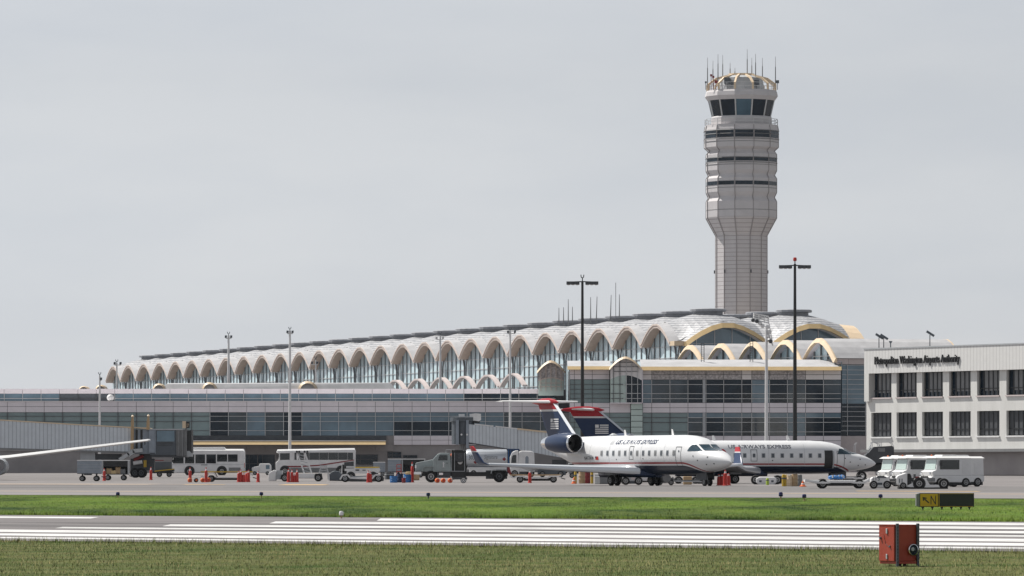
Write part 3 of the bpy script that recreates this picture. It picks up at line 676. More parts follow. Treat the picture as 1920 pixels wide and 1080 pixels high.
for k in range(12):
    a = 2 * math.pi * (k + .0) / 12 + PH; P = lambda r, y: (r * k_ * math.cos(a), r * k_ * math.sin(a), zt(y))
    b = MB(); b.bar(P(65, 171), P(65, 159), .32); b.bar(P(65, 159.5), P(50, 148.5), .30); b.bar(P(50, 148.5), P(24, 141.5), .30); b.build('rib', 'gold_pale', twr)
def railing(r, y0, y1, n, name):
    b = MB()
    for k in range(n):
        a = 2 * math.pi * k / n + PH; b.bar((r * k_ * math.cos(a), r * k_ * math.sin(a), zt(y0)), (r * k_ * math.cos(a), r * k_ * math.sin(a), zt(y1)), .07)
    for y in (y1, (y0 + y1) / 2):
        for k in range(12):
            a = 2 * math.pi * k / 12 + PH; c = 2 * math.pi * (k + 1) / 12 + PH
            b.bar((r * k_ * math.cos(a), r * k_ * math.sin(a), zt(y)), (r * k_ * math.cos(c), r * k_ * math.sin(c), zt(y)), .08)
    b.build(name, 'frame_light', twr)
railing(68.4, 236, 224.5, 24, 'railing'); railing(62.5, 171, 157.5, 24, 'roof_railing')
for px, y0, y1, d in ((1326.6, 158, 112, 0), (1338.3, 150, 115, 40), (1345.5, 148, 107, -20), (1356.3, 145, 105, 30), (1369, 142, 122, 0), (1378, 140, 131, 0), (1400.6, 142, 97, -10), (1411, 142, 110, 30), (1415.6, 143, 107, -25), (1430, 146, 112, 10), (1454, 156, 110, 0)):
    b = MB(); x = (px - 1390) * k_; y_ = d * k_ if abs(px - 1390) < 55 else 0
    b.cyl((x, y_, zt(y0 + 8)), (x, y_, zt((y0 + y1 * 2) / 3)), .10, .08, 6); b.cyl((x, y_, zt((y0 + y1 * 2) / 3)), (x, y_, zt(y1 - 4)), .045, .03, 5); b.build('antenna', 'grey', twr)
for px, y, s in ((1332, 144, .35), (1336, 147, .35), (1341, 156, .5), (1322, 157, .3), (1362, 154, 1.0), (1417, 157, .8), (1372, 160, .6), (1456, 156, .5)):
    b = MB(); x = (px - 1390) * k_; b.box(x - s * .5, x + s * .5, -3.6, -3.6 + s, zt(y) - s * .5, zt(y) + s * .5); b.bar((x, -3.4, zt(y)), (x, -3.4, zt(171)), .1); b.build('equipment_box', 'red_dark' if px in (1332, 1336, 1341) else 'slate', twr)
for px in (1339.5, 1357, 1406, 1439.6):
    b = MB(); x = (px - 1390) * k_; y_ = -math.sqrt(max(0, 49.4 ** 2 - (px - 1390) ** 2)) * k_ - .2; b.bar((x, y_, zt(513)), (x, y_, zt(507)), .2); b.build('bracket_lamp', 'grey_dark', twr)
# ------------------------------------------------------------------ white office building at the right
MO = Vector((X(1628, 590), 590, CZ - .35)); MD = Vector((.515, -.857, 0)); MN = Vector((-.857, -.515, 0))
office = thing('office_building', 'white two storey office building with dark windows and a name along its ribbed parapet', 'building', tuple(MO), math.atan2(MD.y, MD.x))
def mu(px, off=.25):                       # wall coordinate under a pixel column
    k = (px - 960) / F; o = MO + MN * off; return (k * o.y - o.x) / (MD.x - k * MD.y)
def mz(py, px): return CZ + (YH - py) * (MO.y + MD.y * mu(px)) / F - MO.z
z_top = mz(657, 1625); z_sof = mz(753, 1625); 
zs = dict(top=mz(655.5, 1628), par=mz(700.3, 1640), wb=mz(745, 1665), l0=mz(773.5, 1665), l1=mz(819, 1665), base=mz(843, 1700), plinth=mz(848, 1700))
# local frame: x along the wall (toward the viewer), outward is -y
U1 = mu(1985); wins = [(mu(a), mu(c)) for a, c in ((1633.5, 1671.5), (1681, 1719), (1729, 1768), (1779.5, 1820), (1832, 1874), (1887, 1931))]
ov = .62
b = MB(); b.box(0, U1, .6, 14, 0, zs['top'] - .3); b.build('core', 'office', office)
b = MB(); b.box(.1, U1, -ov, 14.3, zs['par'], zs['top']); b.build('parapet', 'office_ribbed', office)
b = MB(); b.box(.04, U1, -ov - .06, 14.35, zs['top'], zs['top'] + .14); b.build('coping', 'grey_light', office)
b = MB()
lo_ = [(.1, wins[0][0] - .55)] + [(wins[k][1], wins[k + 1][0]) for k in range(5)] + [(wins[5][1], U1)]
b.box(.1, .1 + (mu(1628.6, ov) - mu(1620, ov)), -ov, .55, mz(753, 1625), zs['par'])
b.build('fin', 'office', office)
b = MB()
for a, c in lo_[1:]: b.box(a, c, -.25, .6, zs['wb'] - .02, zs['par'])
for a, c in [(0, wins[0][0])] + lo_[1:]: b.box(a, c, -.25, .6, zs['l1'], zs['l0'])
b.box(0, U1, -.25, .6, zs['l0'], zs['wb'] - .02); b.box(0, U1, -.25, .6, zs['base'], zs['l1']); b.build('wall', 'office', office)
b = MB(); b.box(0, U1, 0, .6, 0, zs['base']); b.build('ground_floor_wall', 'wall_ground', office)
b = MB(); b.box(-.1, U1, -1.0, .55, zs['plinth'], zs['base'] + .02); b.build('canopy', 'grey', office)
for a, c in wins:
    for z0, z1, up in ((zs['wb'], zs['par'], 1), (zs['l1'], zs['l0'], 0)):
        b = MB(); b.box(a, c, .2, .3, z0, z1); wn = b.build('window', 'glass_dark', office)
        b = MB()
        n = 5
        for k in range(n):
            u0 = a + (c - a) * (k + .12) / n; u1 = a + (c - a) * (k + .82) / n
            if up and k == 0: continue
            b.box(u0, u1, .14, .19, z0 + (.5 if up else .1), z1 - .05)
        b.build('blind', 'grey' if up else 'grey_dark', wn)
        b = MB()
        for k in range(n + 1): u = a + (c - a) * k / n; b.box(u - .05, u + .05, .06, .13, z0, z1)
        zz = z0 + (z1 - z0) * .28; b.box(a, c, .07, .125, zz - .04, zz + .04)
        b.build('frame', 'black', wn)
        b = MB(); b.box(a - .08, c + .08, -.4, .1, z0 - .16, z0 - .02); b.build('sill', 'pink_stone' if up else 'white_dull', wn)
# raised letters of the name
b = MB(); s = 'Metropolitan Washington Airports Authority'; vs, fs = text_tris(s, 1.0, thick=.07)
b.v = [Vector(p) for p in vs]; b.f = fs
x1 = max(v[0] for v in vs)
pre, _ = text_tris('Metropolitan Washington Airports A', 1.0); xa = max(v[0] for v in pre)
uA, uB = mu(1640.5, ov), mu(1771, ov); sx = (uB - uA) / xa; hgt = mz(668.5, 1650) - mz(683, 1650)
mh = max(v[1] for v in vs)
zb0 = mz(683.6, 1645)
b2 = MB(); nV = len(vs)
b2.v = [Vector((uA + v[0] * sx, -ov - .075 - v[2], zb0 + v[1] * hgt / mh)) for v in vs]; b2.f = [f for f in fs]
b2.build('name_lettering', 'black', office, fix=False)
# ------------------------------------------------------------------ regional jets
def livery():
    m = mat('jet_livery', (.74, .75, .765), .30, var=.055, scale=1.1, coat=.2); t, ma, mix, xyz, mx, bs = node_tools(m)
    x, z = xyz[0], xyz[2]
    d = ma('MAXIMUM', ma('SUBTRACT', x, 7.6), 0.0)
    q = ma('SUBTRACT', z, ma('SUBTRACT', 1.38, ma('MULTIPLY', ma('POWER', d, 2.0), .15)))
    navy = ma('LESS_THAN', q, 0.0); red = ma('MULTIPLY', ma('GREATER_THAN', q, .115), ma('LESS_THAN', q, .235))
    ahead = ma('LESS_THAN', x, 11.0); navy = ma('MULTIPLY', navy, ma('LESS_THAN', x, 10.4)); red = ma('MULTIPLY', red, ahead)
    k = mix(navy, mx.outputs[0], (.014, .024, .05)); k = mix(red, k, (.33, .03, .035))
    t.links.new(k, bs.inputs['Base Color'])
    m = mat('fin_livery', (.017, .034, .085), .35, var=.05, scale=.5, spec=.25); t, ma, mix, xyz, mx, bs = node_tools(m)
    z = xyz[2]; k = mix(ma('GREATER_THAN', z, 5.22), mx.outputs[0], (.62, .62, .63)); k = mix(ma('GREATER_THAN', z, 5.36), k, (.36, .018, .03))
    t.links.new(k, bs.inputs['Base Color'])
    m = mat('wingtip_livery', (.022, .045, .11), .3, var=.05); t, ma, mix, xyz, mx, bs = node_tools(m)
    z = xyz[2]; k = mix(ma('GREATER_THAN', z, 2.30), mx.outputs[0], (.62, .62, .63)); k = mix(ma('GREATER_THAN', z, 2.38), k, (.45, .02, .03))
    t.links.new(k, bs.inputs['Base Color'])
livery()
mat('cockpit_glass', (.02, .05, .07), .05, var=.3, scale=2, spec=.7)
mat('wing_grey', (.46, .47, .49), .4, metal=.1, var=.06, scale=.5)
mat('wing_edge', (.66, .69, .73), .32, metal=.45, var=.04)
mat('letter_grey', (.10, .11, .14), .5)
#        s      zc     up    dn    w
SEC = [(0.0, 1.60, .02, .02, .02), (.12, 1.61, .14, .15, .16), (.4, 1.64, .30, .32, .36), (.8, 1.70, .44, .50, .58), (1.4, 1.78, .57, .70, .82), (2.0, 1.86, .62, .87, 1.0), (2.35, 1.90, .66, .95, 1.07),
       (2.8, 1.95, .90, 1.06, 1.14), (3.2, 1.98, 1.10, 1.13, 1.19), (3.8, 2.02, 1.26, 1.22, 1.26), (4.6, 2.06, 1.34, 1.28, 1.31), (5.6, 2.10, 1.35, 1.34, 1.345), (10, 2.10, 1.35, 1.34, 1.345), (15.5, 2.10, 1.35, 1.34, 1.345),
       (17.5, 2.16, 1.28, 1.20, 1.28), (19.5, 2.30, 1.10, .98, 1.08), (21.3, 2.48, .86, .70, .78), (22.8, 2.64, .60, .44, .48), (24.0, 2.74, .36, .26, .26), (24.6, 2.78, .16, .12, .1)]
def sec(s):
    for a, b in zip(SEC[:-1], SEC[1:]):
        if s <= b[0]:
            k = (s - a[0]) / (b[0] - a[0]); return [p + (q - p) * k for p, q in zip(a, b)]
    return list(SEC[-1])
def side(s, z, off=.012):                   # point on the starboard skin
    _, zc, up, dn, w_ = sec(s); h = up if z > zc else dn
    y = w_ * max(0, 1 - min(1, abs(z - zc) / h) ** 2.15) ** .465
    return (12 - s, -(y + off), z)
def side_sheet(outline, off=.012, n=4):     # rounded upright patch (s0, s1, z0, z1)
    s0, s1, z0, z1 = outline; b = MB()
    b.loft([[side(s0 + (s1 - s0) * a / n, z0 + (z1 - z0) * c / n, off) for a in range(n + 1)] for c in range(n + 1)], closed=False); return b
def nose_pt(y, z, off=.015):                # skin point on the nose at given half-width and height
    lo, hi = .3, 5.0
    for _ in range(40):
        m = (lo + hi) / 2; _, zc, up, dn, w_ = sec(m); k = min(1, abs(z - zc) / (up if z > zc else dn)); v = w_ * max(0, 1 - k ** 2.15) ** .465 if k < 1 else 0
        if v < abs(y): lo = m
        else: hi = m
    return lo
def make_jet(label, italic, open_door, port=False):
    j = thing('regional_jet', label, 'airplane', group='regional jets parked on the apron')
    b = MB(); n = 40; rings = []
    fine = sorted({s[0] for s in SEC} | {.6, 1.1, 1.7, 3.5, 4.2, 5.0, 7, 8.5, 12, 14, 16.5, 18.5, 20.4, 22.0, 23.4})
    for s in fine:
        _, zc, up, dn, w_ = sec(s); r = []
        for k in range(n):
            a = 2 * math.pi * k / n; ca, sa = math.cos(a), math.sin(a); e = .93
            r.append((12 - s, w_ * math.copysign(abs(ca) ** e, ca), zc + (up if sa > 0 else dn) * math.copysign(abs(sa) ** e, sa)))
        rings.append(r)
    b.loft(rings); fus = b.build('fuselage', 'jet_livery', j, smooth=True)
    b = MB()
    b.loft([[(12 - s, y, z) for y, z in ((-w2, 1.05), (-w2 * .95, .72), (-w2 * .6, .58), (w2 * .6, .58), (w2 * .95, .72), (w2, 1.05))] for s, w2 in ((9.2, .3), (10.2, 1.2), (12, 1.42), (14.2, 1.4), (15.8, .9), (16.8, .2))]); b.build('belly_fairing', 'navy', j, smooth=True)
    foil = [(0, 0), (.03, .42), (.15, .75), (.38, .62), (.7, .3), (1, .02), (.7, -.12), (.38, -.3), (.12, -.38), (.02, -.25)]
    def wing(sg, secs, name, m):
        b = MB(); b.loft([[(12 - s - c * u, sg * y, z + th * v) for u, v in foil] for s, y, z, c, th in secs]); return b.build(name, m, j, smooth=True)
    for sg in (-1, 1):
        W_ = [(10.0, 1.0, .98, 5.3, .52), (12.2, 4.4, 1.12, 3.4, .36), (14.6, 10.2, 1.44, 1.35, .16)]
        wg = wing(sg, W_, 'wing', 'wing_grey')
        b = MB(); b.loft([[(12 - s - u, sg * y, z + th * v) for u, v in ((-.03, 0), (.03, .5), (.26 * (c / 5 + .5), .8), (.26 * (c / 5 + .5), -.44), (.03, -.34))] for s, y, z, c, th in W_]); b.build('leading_edge', 'wing_edge', wg, smooth=True)
        b = MB(); b.loft([[(12 - s - c * u, sg * (y + v * .12), z) for u, v in foil] for s, y, z, c in ((14.6, 10.2, 1.44, 1.35), (15.0, 10.42, 1.62, 1.15), (15.8, 10.72, 2.62, .62), (15.95, 10.75, 2.72, .45))]); b.build('winglet', 'wingtip_livery', wg, smooth=True)
        for y in (3.4, 6.2): b = MB(); b.loft([[(12 - s, sg * (y + dy), z) for dy, z in ((-.11, 1.1 + y * .03), (0, 1.1 + y * .03 - hh), (.11, 1.1 + y * .03))] for s, hh in ((13.4 + y * .2, .02), (14.6 + y * .2, .32), (16.2 + y * .2, .05))]); b.build('flap_fairing', 'wing_grey', wg)
        st = [(23.5, .1, 5.86, 1.9, .2), (25.2, 3.1, 5.92, 1.0, .1)]
        wing(sg, st, 'tailplane', 'white')
        # engine
        c = (0, sg * 2.28, 2.95)
        b = MB(); b.lathe([(.40, 12 - 17.300), (.54, 12 - 16.650), (.585, 12 - 16.530), (.63, 12 - 16.600), (.69, 12 - 17.050), (.71, 12 - 17.750), (.66, 12 - 18.950), (.52, 12 - 19.850)], 28, c, 'x', caps=False); e = b.build('engine', 'navy', j, smooth=True)
        b = MB(); b.lathe([(.53, 12 - 16.670), (.565, 12 - 16.550), (.60, 12 - 16.505), (.635, 12 - 16.550), (.655, 12 - 16.670)], 28, c, 'x', caps=False); b.build('intake_ring', 'chrome', e, smooth=True)
        b = MB(); b.lathe([(.44, 12 - 17.250), (.1, 12 - 17.250), (.13, 12 - 17.100), (.01, 12 - 16.800)], 20, c, 'x', caps=False); b.build('fan', 'black', e, smooth=True); b = MB(); b.lathe([(.528, 12 - 16.680), (.40, 12 - 17.270), (.05, 12 - 17.270)], 24, c, 'x', caps=False); b.build('intake_duct', 'black', e, smooth=True)
        b = MB(); b.lathe([(.53, 12 - 19.750), (.44, 12 - 20.350), (.34, 12 - 20.700), (.30, 12 - 20.650)], 24, c, 'x', caps=False); b.lathe([(.30, 12 - 20.450), (.2, 12 - 20.750), (.03, 12 - 21.150)], 16, c, 'x'); b.build('exhaust_nozzle', 'chrome', e, smooth=True)
        b = MB(); b.hexa([(12 - 17.450, sg * .95, 2.72), (12 - 20.350, sg * .75, 2.72), (12 - 20.050, sg * 1.75, 2.85), (12 - 17.150, sg * 1.75, 2.85), (12 - 17.450, sg * .95, 3.0), (12 - 20.350, sg * .75, 3.0), (12 - 20.050, sg * 1.75, 3.08), (12 - 17.150, sg * 1.75, 3.08)]); b.build('pylon', 'navy', e)
        # main gear
        b = MB(); b.cyl((12 - 12.4, sg * 1.6, .4), (12 - 12.4, sg * 1.75, 1.0), .09); b.bar((12 - 12.4, sg * 1.3, .37), (12 - 12.4, sg * 1.95, .37), .1); b.box(12 - 12.9, 12 - 11.9, sg * 2.05 - .03, sg * 2.05 + .03, .75, 1.1); g = b.build('main_gear', 'grey_light', j)
        for y in (1.38, 1.86): wheel(g, 12 - 12.4, sg * y, .37, .37, .22)
    b = MB(); b.cyl((12 - 3.0, 0, .3), (12 - 3.2, 0, 1.0), .07); g = b.build('nose_gear', 'grey_light', j); b = MB(); b.box(12 - 3.9, 12 - 2.6, -.32, -.27, .42, 1.0); b.box(12 - 3.9, 12 - 2.6, .27, .32, .42, 1.0); b.build('gear_door', 'grey_dark', g)
    for y in (-.2, .2): wheel(g, 12 - 3.0, y, .27, .27, .16)
    b = MB()
    def finsec(s0, s1, z, w_): return [(12 - s0, 0, z), (12 - (s0 + .25 * (s1 - s0)), -w_, z), (12 - (s0 + .6 * (s1 - s0)), -w_ * .8, z), (12 - s1, 0, z), (12 - (s0 + .6 * (s1 - s0)), w_ * .8, z), (12 - (s0 + .25 * (s1 - s0)), w_, z)]
    b.loft([finsec(19.0, 23.8, 2.7, .16), finsec(20.1, 24.1, 3.4, .15), finsec(23.1, 25.6, 5.86, .10)]); fin = b.build('tail_fin', 'fin_livery', j, smooth=True)
    b = MB(); b.loft([[(12 - s + .05, 0, z), (12 - s - .2, -.125, z), (12 - s - .2, .125, z)] for s, z in ((19.6, 3.08), (20.1, 3.4), (23.1, 5.84))]); b.build('fin_leading_edge', 'wing_edge', fin)
    b = MB(); b.loft([[(12 - s, y * w_, 5.86 + z * h) for y, z in ((-1, 0), (-.7, .7), (0, 1), (.7, .7), (1, 0), (.7, -.6), (0, -.8), (-.7, -.6))] for s, w_, h in ((22.7, .03, .03), (23.2, .15, .2), (24.0, .2, .30), (25.0, .19, .28), (25.9, .1, .14), (26.4, .02, .03))]); b.build('bullet_fairing', 'fin_livery', fin, smooth=True)
    # flag on the fin
    b = MB(); yo = -.17
    def q(s0, s1, z0, z1): b.poly([(12 - s1, yo, z0), (12 - s0, yo, z0), (12 - s0, yo, z1), (12 - s1, yo, z1)])
    for k in range(5):
        z = 4.70 - k * .16; q(22.4, 23.5 if k > 1 else 23.12, z - .09, z)
    q(23.2, 23.5, 4.45, 4.70); b.build('fin_flag', 'white_dull', fin, fix=False)
    # cabin windows, doors, panes
    for k in range(13):
        s = 5.15 + .785 * k
        if k == 7: continue
        pn = side_sheet((s - .16, s + .16, 2.05, 2.43), .010, 3).build('window_frame', 'grey_light', j, fix=False); side_sheet((s - .11, s + .11, 2.09, 2.39), .022, 3).build('window', 'slate' if not italic or k % 3 else 'grey', pn, fix=False)
    def outline(s0, s1, z0, z1, name, mm='grey_dark', w_=.035):
        b = MB()
        for o in ((s0, s0 + w_, z0, z1), (s1 - w_, s1, z0, z1), (s0, s1, z0, z0 + w_), (s0, s1, z1 - w_, z1)):
            c = side_sheet(o, .016, 6); i = len(b.v); b.v += c.v; b.f += [[x + i for x in f] for f in c.f]
        return b.build(name, mm, j, fix=False)
    ex = outline(10.38, 10.92, 1.78, 2.72, 'emergency_exit'); side_sheet((10.54, 10.76, 2.09, 2.39), .02, 3).build('window', 'slate', ex, fix=False)
    if open_door:
        side_sheet((4.02, 4.72, 1.22, 2.66), .014, 10).build('open_doorway', 'black', j, fix=False)
        side_sheet((3.90, 4.02, 1.22, 2.6), .05, 8).build('door_edge', 'grey_light', j, fix=False)
        outline(3.0, 3.66, 1.28, 2.62, 'service_door')
    else:
        outline(4.3, 5.0 - .06, 1.28, 2.66, 'service_door'); side_sheet((4.5, 4.62, 2.3, 2.42), .02, 2).build('door_window', 'slate', j, fix=False)
    for sg in (-1, 1):
        b = MB(); b.loft([[(12 - nose_pt(.04 + .66 * k / 6, z) + .03, sg * (.04 + .66 * k / 6), z + .012) for k in range(7)] for z in (2.38, 2.5, 2.62, 2.72, 2.80)], closed=False); b.build('windshield', 'cockpit_glass', j, fix=False)
        b = MB(); rows = []
        for z in (2.36, 2.5, 2.62, 2.74, 2.80):
            a = nose_pt(.78, z); c = 3.62 - (z - 2.36) * .5; rows.append([(p[0], -sg * p[1], p[2]) for p in [side(a + (c - a) * k / 7, z, .02) for k in range(8)]])
        b.loft(rows, closed=False); b.build('side_windshield', 'cockpit_glass', j, fix=False)
    b = MB()
    for s in (7.2, 13.4): b.hexa([(12 - s, -.02, 3.4), (12 - s - .3, -.02, 3.4), (12 - s - .3, .02, 3.4), (12 - s, .02, 3.4), (12 - s - .2, -.015, 3.85), (12 - s - .36, -.015, 3.85), (12 - s - .36, .015, 3.85), (12 - s - .2, .015, 3.85)])
    b.build('blade_antenna', 'white', j)
    b = MB(); b.lathe([(.3, 3.42), (.28, 3.5), (.1, 3.62), (.02, 3.63)], 10, (12 - 15.2, 0, 0)); b.build('beacon_fairing', 'grey_light', j)
    b = MB()
    for s, z in ((1.6, 1.95), (1.75, 1.45), (2.5, 1.72), (1.1, 1.5), (2.95, 2.02), (9.1, 1.85), (12.6, 1.8)):
        c = side_sheet((s - .05, s + .05, z - .04, z + .04), .014, 2); i = len(b.v); b.v += c.v; b.f += [[x + i for x in f] for f in c.f]
    b.build('probe_marks', 'grey_dark', j, fix=False)
    b = MB()
    for s in (6.4, 9.4, 13.6, 16.2):
        c = side_sheet((s, s + .02, 1.5, 3.35), .008, 8); i = len(b.v); b.v += c.v; b.f += [[x + i for x in f] for f in c.f]
    b.build('skin_seam', 'grey_light', j, fix=False)
    # lettering
    if italic:
        lettering('airline_lettering', 'US AIRWAYS EXPRESS', .40, lambda x, y: side(13.1 - x * 1.38, 2.86 + y), 'navy', j, shear=.28, offset=.012)
        b = MB()
        for k in range(4): c = side_sheet((13.3, 13.8, 2.86 + k * .075, 2.90 + k * .075), .014, 3); i = len(b.v); b.v += c.v; b.f += [[x + i for x in f] for f in c.f]
        b.build('flag_emblem', 'grey_light', j, fix=False)
    else:
        lettering('airline_lettering', 'US AIRWAYS EXPRESS', .40, lambda x, y: side(12.75 - x * 1.35, 2.82 + y), 'letter_grey', j, offset=.008)
    lettering('registration', 'N417AW', .36, lambda x, y: side(17.0 - x * .95, 1.78 + y, .02), 'black', j)
    b = side_sheet((15.0, 15.4, 1.78, 2.02), .015, 3); b.build('flag_stripes', 'red', j, fix=False); side_sheet((15.22, 15.4, 1.9, 2.02), .024, 2).build('flag_canton', 'navy', j, fix=False)
    return j
def wheel(parent, x, y, z, r, w_, tm='rubber', rm='rim', rr=.55):
    b = MB(); b.lathe([(r * .5, -w_ / 2), (r * .9, -w_ / 2), (r, -w_ * .3), (r, w_ * .3), (r * .9, w_ / 2), (r * .5, w_ / 2)], 18, (x, y, z), 'y'); t = b.build('wheel', tm, parent, smooth=True)
    b = MB(); e = w_ / 2 + .012
    b.lathe([(r * rr, -e), (r * rr * .8, -e - .004), (r * rr * .6, -e + .02), (r * .12, -e + .005), (.005, -e)], 14, (x, y, z), 'y', caps=False); b.build('rim', rm, t, smooth=True)
    return t
def place_jet(j, px, Yc, al):
    yn = Yc - 12 * math.sin(al); xn = X(px, yn); c = (xn - 12 * math.cos(al), Yc); j.location = (c[0], c[1], gz(*c)); j.rotation_euler = (0, 0, -al)
place_jet(make_jet('white regional jet in front, nose toward the viewer, silver engine ring showing', True, False), 1371, 366, R(60))
place_jet(make_jet('rear white regional jet with its dark forward doorway open, partly hidden', False, True), 1642, 428, R(-14))
# airliner reaching in from beyond the left edge
al = thing('airliner', 'white airliner parked beyond the left edge, its long thin wing crossing the jet bridge', 'airplane', on(-110, 525))
b = MB(); n = 24
b.loft([[(r * math.cos(2 * math.pi * k / n), y, zc + r * math.sin(2 * math.pi * k / n)) for k in range(n)] for y, r, zc in ((-16, .05, 2.3), (-15.3, .8, 2.4), (-13.5, 1.5, 2.6), (-11, 1.85, 2.8), (8, 1.85, 2.8), (14, 1.2, 3.4), (18, .3, 3.9))]); b.build('fuselage', 'white', al, smooth=True)
xt = X(277, 525) - X(-110, 525); zt_ = Z(825.5, 525) - gz(*on(-110, 525)[:2])
for sg in (1, -1):
    b = MB(); b.loft([[(sg * x, y0 + c * u, z + th * v) for u, v in ((0, 0), (.1, .6), (.4, .7), (1, .05), (.5, -.3), (.1, -.4))] for x, y0, z, c, th in ((1.0, -4, 1.7, 6, .5), (6.5, -.5, 2.2, 3.6, .4), (xt - .2, 3.2, zt_, 1.5, .22), (xt, 3.6, zt_ + .03, 1.0, .08))]); wg = b.build('wing', 'white', al, smooth=True)
    b = MB(); b.lathe([(.5, -3.6), (.75, -4), (.85, -3.2), (.8, -1.4), (.5, .2)], 18, (sg * 6.0, 0, 1.35), 'y', caps=False); b.build('engine', 'grey_light', wg, smooth=True)
    b = MB(); b.cyl((sg * (xt - .6), 4.4, zt_ - .05), (sg * (xt - .6), 4.6, zt_ - .45), .1, .05, 6); b.build('static_wick', 'slate', wg)
b = MB(); b.hexa([(-.1, 13, 4), (.1, 13, 4), (.1, 18, 4), (-.1, 18, 4), (-.08, 16.6, 9), (.08, 16.6, 9), (.08, 18.6, 9), (-.08, 18.6, 9)]); b.build('tail_fin', 'white', al)
b = MB(); b.cyl((0, -9, 0), (0, -9, 2), .2); b.cyl((2.2, 2, 0), (2.2, 2, 2), .25); b.cyl((-2.2, 2, 0), (-2.2, 2, 2), .25); b.build('landing_gear', 'grey', al)
# ------------------------------------------------------------------ apron vehicles and gear
class V:                                   # a thing whose side view is laid out at its own depth and size
    def __init__(s, name, label, cat, px, Y, group=None, rz=0.0):
        s.Y = Y; s.p = on(px, Y); s.t = thing(name, label, cat, tuple(s.p), rz, group)
    def x(s, px): return X(px, s.Y) - s.p.x
    def z(s, py): return Z(py, s.Y) - s.p.z
    def box(s, b, p0, p1, y0, y1, ya, yb): return b.box(s.x(p0), s.x(p1), ya, yb, s.z(y1), s.z(y0))
    def pr(s, b, pts, ya, yb): return b.prism([(s.x(p), s.z(y)) for p, y in pts], ya, yb)
    def part(s, name, m, fn, par=None, **k):
        b = MB(); fn(b); return b.build(name, m, par or s.t, **k)
    def wheel(s, px, r, ya, w_=.28, par=None, rm='rim', rr=.55, z=None): return wheel(par or s.t, s.x(px), ya + w_ / 2, r if z is None else z, r, w_, 'rubber', rm, rr)
def bevel(o, w_=.05, n=2):
    me = o.data; bm = bmesh.new(); bm.from_mesh(me)
    bmesh.ops.bevel(bm, geom=[e for e in bm.edges if e.calc_face_angle(0) > .5], offset=w_, segments=n, affect='EDGES', profile=.5); bm.to_mesh(me); bm.free(); return o
# -- bus at the left
v = V('apron_bus', 'white bus with separate square windows and roof unit, half behind the jet bridge', 'bus', 391, 640)
W2 = 1.25
bd = v.part('body', 'white_dull', lambda b: v.pr(b, [(323.5, 886.5), (323, 876), (325.5, 860), (327, 846), (329, 844), (456, 844.3), (459, 846), (459.3, 886)], -W2, W2)); bevel(bd, .09)
v.part('roof', 'white', lambda b: b.hexa([(v.x(326.5), -W2, v.z(846.5)), (v.x(459), -W2, v.z(846.5)), (v.x(459), W2, v.z(846.5)), (v.x(326.5), W2, v.z(846.5)), (v.x(329), -W2 + .4, v.z(841.8)), (v.x(457), -W2 + .4, v.z(841.8)), (v.x(457), W2 - .4, v.z(841.8)), (v.x(329), W2 - .4, v.z(841.8))]))
ru = v.part('roof_unit', 'white', lambda b: v.pr(b, [(360, 842), (362, 838.8), (420, 838.3), (424, 842)], -.9, .9)); bevel(ru, .05)
for a, c, y1 in ((326, 345.5, 869), (348, 365.5, 869), (367.5, 385.5, 869), (388, 406, 869), (408, 427, 865.6), (428.5, 446.5, 865.8)):
    o = v.part('window', 'glass_vehicle', lambda b: v.box(b, a, c, 852, y1, -W2 - .02, -W2 + .01)); bevel(o, .012, 1)
v.part('windshield', 'glass_vehicle', lambda b: b.hexa([(v.x(323.2) - .02, -1.1, v.z(872)), (v.x(325.2) - .04, -1.1, v.z(854)), (v.x(325.2) - .04, 1.1, v.z(854)), (v.x(323.2) - .02, 1.1, v.z(872)), (v.x(324.2), -1.1, v.z(872)), (v.x(326.2), -1.1, v.z(854)), (v.x(326.2), 1.1, v.z(854)), (v.x(324.2), 1.1, v.z(872))]))
v.part('engine_grille', 'grey_dark', lambda b: [v.box(b, 430, 452, y, y + 1.1, -W2 - .015, -W2 + .01) for y in (876.8, 878.4, 880, 881.6)])
v.part('rub_strip', 'grey_light', lambda b: v.box(b, 324, 459, 870.6, 871.2, -W2 - .012, -W2 + .01))
v.part('lettering_bar', 'grey_dark', lambda b: v.box(b, 378, 390, 871.2, 872.3, -W2 - .02, -W2 + .01))
v.part('tail_light', 'red', lambda b: v.box(b, 458.6, 459.8, 868, 877, -W2 + .05, -W2 + .3))
v.part('mirror', 'black', lambda b: v.box(b, 325, 327.5, 862, 868, -W2 - .3, -W2 - .1))
for p in (356.5, 417):
    v.part('wheel_arch', 'black', lambda b: b.lathe([(.62, -W2 - .013), (.02, -W2 - .013)], 20, (v.x(p), 0, .52), 'y', caps=False)); v.wheel(p, .48, -W2 - .03, .3)
# -- bus at the right
v = V('apron_coach', 'long white bus with a continuous dark window band and overhanging square front', 'bus', 592, 652)
W2 = 1.3
bd = v.part('body', 'white_dull', lambda b: v.pr(b, [(518.5, 885), (517.5, 868), (523.5, 862), (524.5, 851), (520, 849), (520, 845), (664, 842.5), (666.5, 844), (666, 884)], -W2, W2)); bevel(bd, .08)
v.part('roof', 'white', lambda b: b.hexa([(v.x(519), -W2 - .06, v.z(848.4)), (v.x(667), -W2 - .06, v.z(847.4)), (v.x(667), W2, v.z(847.4)), (v.x(519), W2, v.z(848.4)), (v.x(521), -W2 + .4, v.z(842.6)), (v.x(665), -W2 + .4, v.z(840.2)), (v.x(665), W2 - .4, v.z(840.2)), (v.x(521), W2 - .4, v.z(842.6))]))
v.part('window', 'glass_vehicle', lambda b: v.pr(b, [(526, 862.5), (526, 850), (544, 849.7), (544, 862.2)], -W2 - .02, -W2 + .01))
